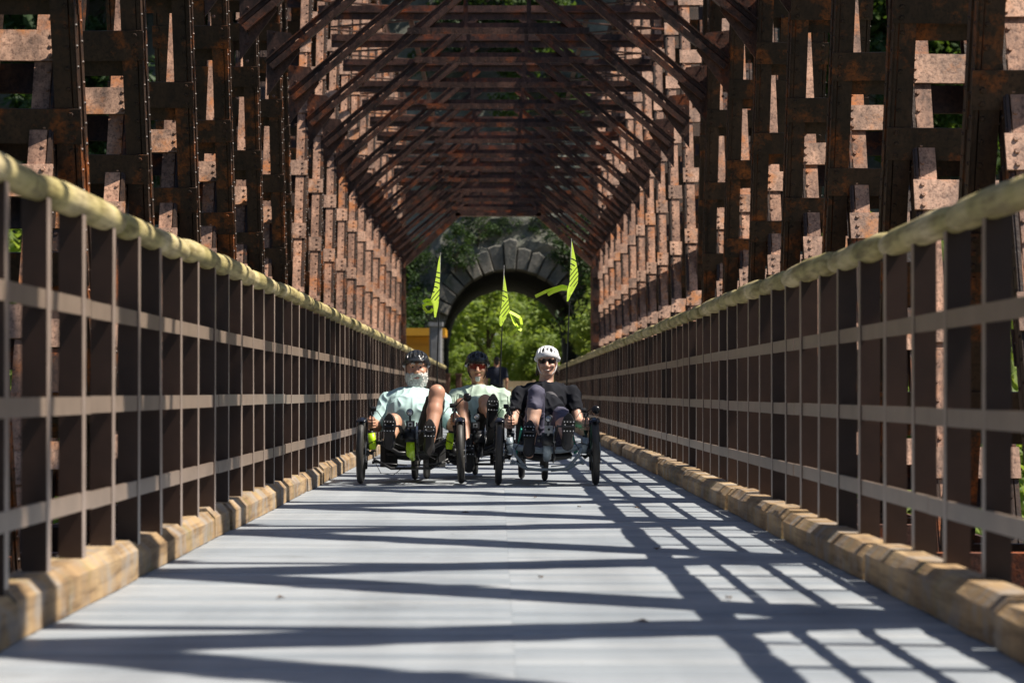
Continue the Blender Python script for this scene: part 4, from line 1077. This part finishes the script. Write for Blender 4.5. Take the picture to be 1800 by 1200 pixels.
def flag(t, J, top, bot, poly, streams, y=1.02, mark=True):
    """pole from bot to top; poly and streamers given as photo points at the flag's own depth"""
    b = MB(); a, e = J(*bot, y), J(*top, y); b.tube([V3(a.x, a.y, max(.45, a.z - .25)), a, a.lerp(e, .5) + V3(.003, 0, 0), e], [.0065, .006, .0055, .004], 8); b.tube([V3(0, 1.0, .42), V3(a.x, a.y, max(.48, a.z - .2))], .007, 6); po = b.build('flag_pole', M_BLK, t, True)
    org = J(*poly[0][:2], y)
    vs, n = [], len(poly)
    rows = []
    for (x, yy, x2, yy2) in poly[1:]: rows.append((J(x, yy, y) - org, J(x2, yy2, y) - org))
    cols = 6; vs = []; rr = random.Random(len(poly))
    for i, (l, r_) in enumerate(rows):
        for k in range(cols + 1):
            f = k / cols; p_ = l.lerp(r_, f); p_.y += p_.x * 1.3 + .022 * math.sin(f * 5 + i * .8) * (i / len(rows)); vs.append(p_)
    f_ = MB(); m_ = len(rows)
    f_.add([V3(0, 0, 0)] + vs, [(0, 1 + k, 2 + k) for k in range(cols)] + [(1 + j * (cols + 1) + k, 1 + (j + 1) * (cols + 1) + k, 2 + (j + 1) * (cols + 1) + k, 2 + j * (cols + 1) + k) for j in range(m_ - 1) for k in range(cols)])
    fo = f_.build('flag', M_FLAG, po, True, org)
    for st in streams:
        s_ = MB(); pts = [J(x, yy, y + .01 * i) for i, (x, yy) in enumerate(st)]; vs = []
        for i, p_ in enumerate(pts):
            d = (pts[min(i + 1, len(pts) - 1)] - pts[max(0, i - 1)]).normalized(); nn = d.cross(V3(0, 1, 0)).normalized() * .013; nn.y = .012
            vs += [p_ + nn, p_ - nn]
        s_.add(vs, [(2 * i, 2 * i + 1, 2 * i + 3, 2 * i + 2) for i in range(len(pts) - 1)]); s_.build('streamer', M_STREAM, po)

SEAT = [(.22, .265), (.40, .235), (.60, .40), (.80, .58), (.93, .70)]
def foot_T(c, toe, nrm):
    toe = Vector(toe).normalized(); nrm = Vector(nrm); nrm = (nrm - toe * nrm.dot(toe)).normalized(); s = toe.cross(nrm)
    return lambda x, u, d: Vector(c) + s * x + toe * u - nrm * d
def build_pair(J, half, tl, pl, tc, pc, feet, sole):
    T0 = (J.X0, J.Y0, 0); pt = []
    Ts = []
    for (c, toe, nrm) in feet:
        T = foot_T(c, toe, nrm); Ts.append(T); pt.append(T(0, .045, -.022))
    tc['pedals'] = pt; pc['anr'] = Ts[0](0, -.085, .10); pc['anl'] = Ts[1](0, -.085, .10)
    t = trike(tl, J, half, tc)
    p, q = rider(pl, T0, J, pc['skin'], pc['shirt'], pc)
    for T, (c, toe, nrm) in zip(Ts, feet):
        shoe(p, c, toe, nrm, sole, pc.get('shoe', .295)); pedal(t, T, 1)
    return t, p, q

# ---- the bearded rider on the lime trike
JL = Loc(722.5, 850)
hl_, hr_ = JL(653, 744, .22), JL(799, 738, .22)
tc = dict(accent=M_LIME, frame=M_LIME, arm=M_BLK, cz0=.245, cz1=.345, cr=.016, kr=.030, kcol=M_LIME, boom=M_LIME, bb=tuple(JL(721, 762, -.36)), seat=SEAT, hands=(hl_, hr_), mirror=tuple(JL(821, 698, .16)), camm=M_BLK, light=(.0, -.05, .17), cambox=(.005, -.09, .075), base=.96, bags=True)
pc = dict(skin=M_SKINL, shirt=M_SHIRTL, lower=M_SHORT, shell=M_HELB, brim=True, bulk=1.22, bw=1.02, bd=1.25, hs=1.05, face=1.12, turn=.05, th=1.12, short=.80, sleeve=.92, fs=1.05,
          head=JL(732, 645, .80), chest=JL(725, 714, .70), belly=JL(722, 727, .50), hip=(0, .38, .36), shr=JL(683, 707, .76), shl=JL(774, 705, .76), elr=(-.315, .60, .46), ell=(.325, .60, .47), har=hl_, hal=hr_,
          hpr=(-.11, .36, .35), hpl=(.12, .36, .36), knr=JL(692, 742, .03), knl=JL(768, 691, .10))
feet = [(JL(684, 758, -.52), (.03, -.12, 1), (-.05, -1, -.15)), (JL(755, 768, -.24), (.02, .02, 1), (.05, -1, .0))]
tL, pL, qL = build_pair(JL, .402, 'lime green framed recumbent trike with black mudguards under the bearded rider', 'bearded man in mint jersey and black helmet riding the lime trike', tc, pc, feet, M_SOLE)
# beard and moustache
bp = []; rb = random.Random(2)
for i in range(120):
    a = rb.uniform(-1.25, 1.25); f = rb.random(); x = .070 * math.sin(a) * 1.06; z = -.058 - .10 * f * math.cos(a * .8); y = -.078 * math.cos(a) - .012 + .012 * f
    e = V3(x * .97, y - .006, z - rb.uniform(.018, .040))
    bp.append(cap(qL(x, y, z), qL(*e), .019, .008, .006))
for i in range(26):
    x = rb.uniform(-.042, .042); bp.append(cap(qL(x, -.101 - .008 * math.cos(x * 30), -.060), qL(x * 1.35, -.100, -.082 - abs(x) * .5), .009, .005, .004))
solid('beard', bp, M_HAIRG, pL, .0045, .0015, .010, (55, 55, 22))
lip = MB(); lip.tube([qL(-.022, -.108, -.088), qL(0, -.114, -.091), qL(.022, -.108, -.088)], .0055, 6); lip.build('lips', M_LIP, pL, True)
for s in (-1, 1):
    eb = MB(); eb.tube([qL(s * .014, -.098, .024), qL(s * .034, -.098, .030), qL(s * .05, -.086, .022)], .0048, 6); eb.build('eyebrow', M_HAIRG, pL, True)
hs = [cap(qL(s * .078, .03, .01), qL(s * .076, .06, -.06), .016, .018, .01) for s in (-1, 1)]
solid('hair', hs, M_HAIRG, pL, .006, .001)
flag(tL, JL, (774, 444), (768.5, 640), [(774, 446), (770.5, 460, 774, 460), (767, 484, 773.3, 484), (763, 508, 772.6, 508), (757.5, 527, 771.8, 527), (761.5, 538, 770.5, 538), (763.5, 558, 767, 558)],
     [[(759, 529), (750, 527), (744, 531)], [(760, 534), (750, 534), (743.5, 538)], [(761, 543), (757, 548), (750, 548), (745, 541), (746, 535)]])

# ---- the woman on the blue-grey trike
JW = Loc(961.5, 852)
hl_, hr_ = JW(897, 744, .24), JW(1030, 747, .22)
tc = dict(accent=M_GREY, frame=M_GREY, arm=M_GREY, cz0=.275, cz1=.315, cr=.026, kr=.030, kcol=M_GREY, boom=M_GREY, bb=tuple(JW(962, 768, -.36)), seat=SEAT, hands=(hl_, hr_), mirror=tuple(JW(1047, 720, .16)), camm=M_GCAM, light=(.008, -.04, .145), cambox=(.010, -.08, .062), base=.96, rodm=M_GREY)
pc = dict(skin=M_SKINW, shirt=M_SHIRTW, lower=M_CAPRI, shell=M_HELW, white=True, bulk=.98, hs=.96, face=.92, turn=-.05, th=1.0, short=1.22, sleeve=.55, glasses=True,
          head=JW(962, 635, .82), chest=JW(959, 704, .72), belly=JW(961, 726, .52), hip=(0, .38, .35), shr=JW(914, 693, .78), shl=JW(1006, 692, .78), elr=(-.275, .62, .50), ell=(.275, .62, .49), har=hl_, hal=hr_,
          hpr=(-.11, .36, .35), hpl=(.11, .36, .35), knr=JW(943, 692, .08), knl=JW(986, 730, .02))
feet = [(JW(930, 769, -.22), (.06, .30, 1), (-.08, -1, .25)), (JW(999, 759, -.52), (.03, -.05, 1), (.06, -1, -.1))]
tW, pW, qW = build_pair(JW, .384, 'blue grey recumbent trike with teal side panels under the woman', 'smiling woman in black tee, white helmet and dark sunglasses on a trike', tc, pc, feet, M_SOLED)
for s in (-1, 1): band(pW, 'sunglass_lens', qW, -.022, .022, s * .14, s * .86, .088, M_SUNG, yoff=.0, dz=.002)
b = MB(); b.tube([qW(-.014, -.108, .012), qW(0, -.112, .014), qW(.014, -.108, .012)], .004, 6)
for s in (-1, 1): b.tube([qW(s * .072, -.075, .010), qW(s * .084, -.02, .006), qW(s * .085, .02, -.002)], .0032, 6)
b.build('sunglass_frame', M_SUNG, pW)
lip = MB(); lip.tube([qW(-.027, -.098, -.072), qW(0, -.108, -.080), qW(.027, -.098, -.072)], .006, 6); lip.build('lips', M_LIP, pW, True)
lip = MB(); lip.tube([qW(-.019, -.105, -.0755), qW(0, -.1125, -.0795), qW(.019, -.105, -.0755)], .0032, 6); lip.build('teeth', M_TEETH, pW, True)
hs = [cap(qW(s * .070, .045, .0), qW(s * .072, .055, -.085), .020, .026, .02) for s in (-1, 1)] + [cap(qW(s * .078, .05, -.07), qW(s * .092, .06, -.115), .018, .010, .01) for s in (-1, 1)] + [cap(qW(-.05, .085, -.02), qW(.05, .085, -.05), .03, .03, .02)]
solid('hair', hs, M_HAIRB, pW, .006, .001)
# charcoal front of the top, neckline, teal seat side panels
solid('top_front', [ell(JW(966, 712, .615), (.085, .055, .115), .03), ell(JW(964, 736, .44), (.075, .05, .05), .03)], M_TOPW, pW, .007)
for s in (-1, 1):
    b = MB(); b.add([(s * .205, .14, .42), (s * .255, .16, .26), (s * .245, .46, .24), (s * .205, .62, .46), (s * .195, .14, .42), (s * .24, .16, .255), (s * .23, .46, .235), (s * .195, .62, .46)],
                   [(0, 1, 2, 3), (7, 6, 5, 4), (0, 1, 5, 4), (1, 2, 6, 5), (2, 3, 7, 6), (3, 0, 4, 7)]); b.build('side_panel', M_TEAL, tW)
sp = MB()
for s in (-1, 1):
    sp.tube([(s * (.384 - .11), -.03, .30), (s * .25, -.03, .235), (s * .16, -.03, .13), (s * .03, -.02, .118)], .013, 8)
sp.build('strut_brace', M_GREY, tW, True)
flag(tW, JW, (1004.5, 419), (996.5, 640), [(1004.5, 420), (1003.8, 436, 1008, 436), (1003, 456, 1012.5, 456), (1002, 480, 1017, 480), (1001.2, 496, 1016.3, 496), (997, 510, 1009, 510), (996.3, 520, 1003, 520), (995.8, 530, 998.5, 530)],
     [[(997, 505), (988, 503), (975, 507), (960, 512), (941, 521)], [(997, 508), (986, 508), (972, 513), (963, 518)]])

# ---- the man in the middle, a little further back
JM = Loc(833.5, 841)
hl_, hr_ = JM(776, 738, .24), JM(893, 738, .24)
tc = dict(accent=M_BLK, frame=M_BLK, arm=M_BLK, cz0=.25, cz1=.33, cr=.018, kr=.028, kcol=M_BLK, boom=M_BLK, bb=tuple(JM(842, 764, -.36)), seat=SEAT, hands=(hl_, hr_), mirror=None, camm=M_BLK, light=(-.02, -.02, .15), cambox=(-.03, -.06, .08), base=.92, bags=True)
pc = dict(skin=M_SKINM, shirt=M_SHIRTM, lower=M_SHORT, shell=M_HELB, bulk=1.02, hs=1.0, face=.98, turn=.03, th=.98, short=.72, sleeve=.95, glasses=True,
          head=JM(839, 644, .80), chest=JM(843, 708, .70), belly=JM(841, 727, .50), hip=(0, .38, .35), shr=JM(803, 697, .76), shl=JM(884, 697, .76), elr=(-.27, .60, .49), ell=(.28, .60, .47), har=hl_, hal=hr_,
          hpr=(-.10, .36, .35), hpl=(.10, .36, .35), knr=JM(811, 712, .05), knl=JM(853, 706, .02))
feet = [(JM(824, 800, -.36), (.0, .05, 1), (-.02, -1, .05)), (JM(866, 722, -.36), (.04, .0, 1), (.03, -1, -.02))]
tM, pM, qM = build_pair(JM, .402, 'all black recumbent trike between and behind the other two trikes', 'man in sage tee with red mirrored sunglasses and black helmet', tc, pc, feet, M_SOLED)
band(pM, 'sunglass_lens', qM, -.026, .022, -.85, .85, .090, M_REDL, 16, .002)
b = MB(); b.tube([qM(math.sin(a) * .0905, -math.cos(a) * .0905 * 1.18, .026) for a in np.linspace(-.9, .9, 13)], .0042, 6)
for s in (-1, 1): b.tube([qM(s * .072, -.07, .012), qM(s * .085, -.01, .006)], .004, 6)
b.build('sunglass_frame', M_SUNG, pM)
lip = MB(); lip.tube([qM(-.023, -.101, -.077), qM(0, -.109, -.081), qM(.023, -.101, -.077)], .0050, 6); lip.build('lips', M_LIP, pM, True)
gp = []
for i in range(26):
    x = rb.uniform(-.018, .018); gp.append(cap(qM(x, -.094, -.098 + rb.uniform(-.006, .006)), qM(x * .8, -.090, -.128), .008, .005, .004))
solid('goatee', gp, M_HAIRG, pM, .005, .0008)
flag(tM, JM, (886, 466), (878, 690), [(885.8, 480), (884.6, 498, 889, 498), (883.5, 516, 892, 516), (882.4, 532, 894.5, 532), (880.5, 546, 896, 546), (877.5, 558, 890, 558), (876, 567, 885, 567), (879, 573, 882, 573)],
     [[(896, 548), (906, 553), (914, 558)], [(899, 552), (904, 566), (911, 577), (917, 580)], [(915, 558), (917, 570), (911, 578), (903, 582)]], y=1.43)

# ---- the walker going away towards the tunnel
WY = 67.0
wx, wz = (873 - VX) * WY / FPX, 0
pw = thing('person', 'walker in dark navy top seen from behind near the tunnel', 'person', (wx, WY, 0))
hp, qq, rz_ = head_prims((0, 0, 1.56), 1.0, math.pi)
bd = hp + [cap((0, .01, 1.48), (0, .02, 1.36), .055, .07, .03), ell((0, .02, 1.22), (.19, .12, .24), .05), ell((0, .01, .98), (.17, .13, .16), .05)]
for s in (-1, 1):
    bd += [cap((s * .12, .02, 1.36), (s * .21, .02, 1.34), .07, .06, .03), cap((s * .21, .02, 1.34), (s * .27, .03, 1.06), .052, .042, .02), cap((s * .27, .03, 1.06), (s * .26, .08 * s, .84), .040, .028, .02), ell((s * .26, .085 * s, .78), (.024, .04, .07), .02),
           cap((s * .09, .0, .92), (s * .10, s * .09 - .02, .50), .085, .058, .03), cap((s * .10, s * .09 - .02, .50), (s * .10, s * .17 + .03, .09), .056, .036, .02), cap((s * .10, s * .17, .05), (s * .105, s * .17 + .17, .04), .04, .035, .02)]
solid('body', bd, M_SKINM, pw, .012)
cl = [ell((0, .02, 1.21), (.205, .135, .26), .05), ell((0, .01, 1.0), (.185, .14, .12), .05)] + [cap((s * .12, .02, 1.36), (s * .215, .02, 1.34), .08, .07, .03) for s in (-1, 1)] + [cap((s * .215, .02, 1.34), (s * .25, .03, 1.16), .066, .060, .02) for s in (-1, 1)]
solid('shirt', cl, pm('navy_tee', (.012, .016, .032), .85), pw, .012)
tl2 = [ell((0, .01, .92), (.18, .14, .12), .04)] + [cap((s * .09, .0, .90), (s * .10, s * .09 - .02, .52), .10, .075, .03) for s in (-1, 1)]
solid('shorts', tl2, M_SHORT, pw, .012)
solid('hair', [ell(qq(0, .02, .055), (.084, .102, .085), .01), ell(qq(0, .05, -.01), (.07, .06, .07), .02)], M_HAIRB, pw, .01)
# ---- a few fallen leaves and a twig on the deck
M_DRY = pm('dry_leaf', (.10, .055, .025), .9, 0, .4, 40, .2)
rl = random.Random(6)
for i in range(9):
    Y = rl.uniform(8, 18); x = rl.uniform(-1.3, 1.35)
    m = MB(); a = rl.uniform(0, 6.28); s = rl.uniform(.016, .032); pts = [(s, 0, .004), (.3 * s, .5 * s, .010), (-s, .1 * s, .003), (-.2 * s, -.5 * s, .012)]
    m.add([(p[0], p[1], p[2]) for p in pts] + [(p[0], p[1], p[2] - .002) for p in pts], [(0, 1, 2, 3), (7, 6, 5, 4), (0, 1, 5, 4), (1, 2, 6, 5), (2, 3, 7, 6), (3, 0, 4, 7)])
    o = m.build('dry_leaf', M_DRY, None, False, (x, Y, .002)); o.rotation_euler = (0, 0, a); tag(o, 'small dry brown leaf lying on the grey deck', 'leaf', 'dry leaves on the deck')
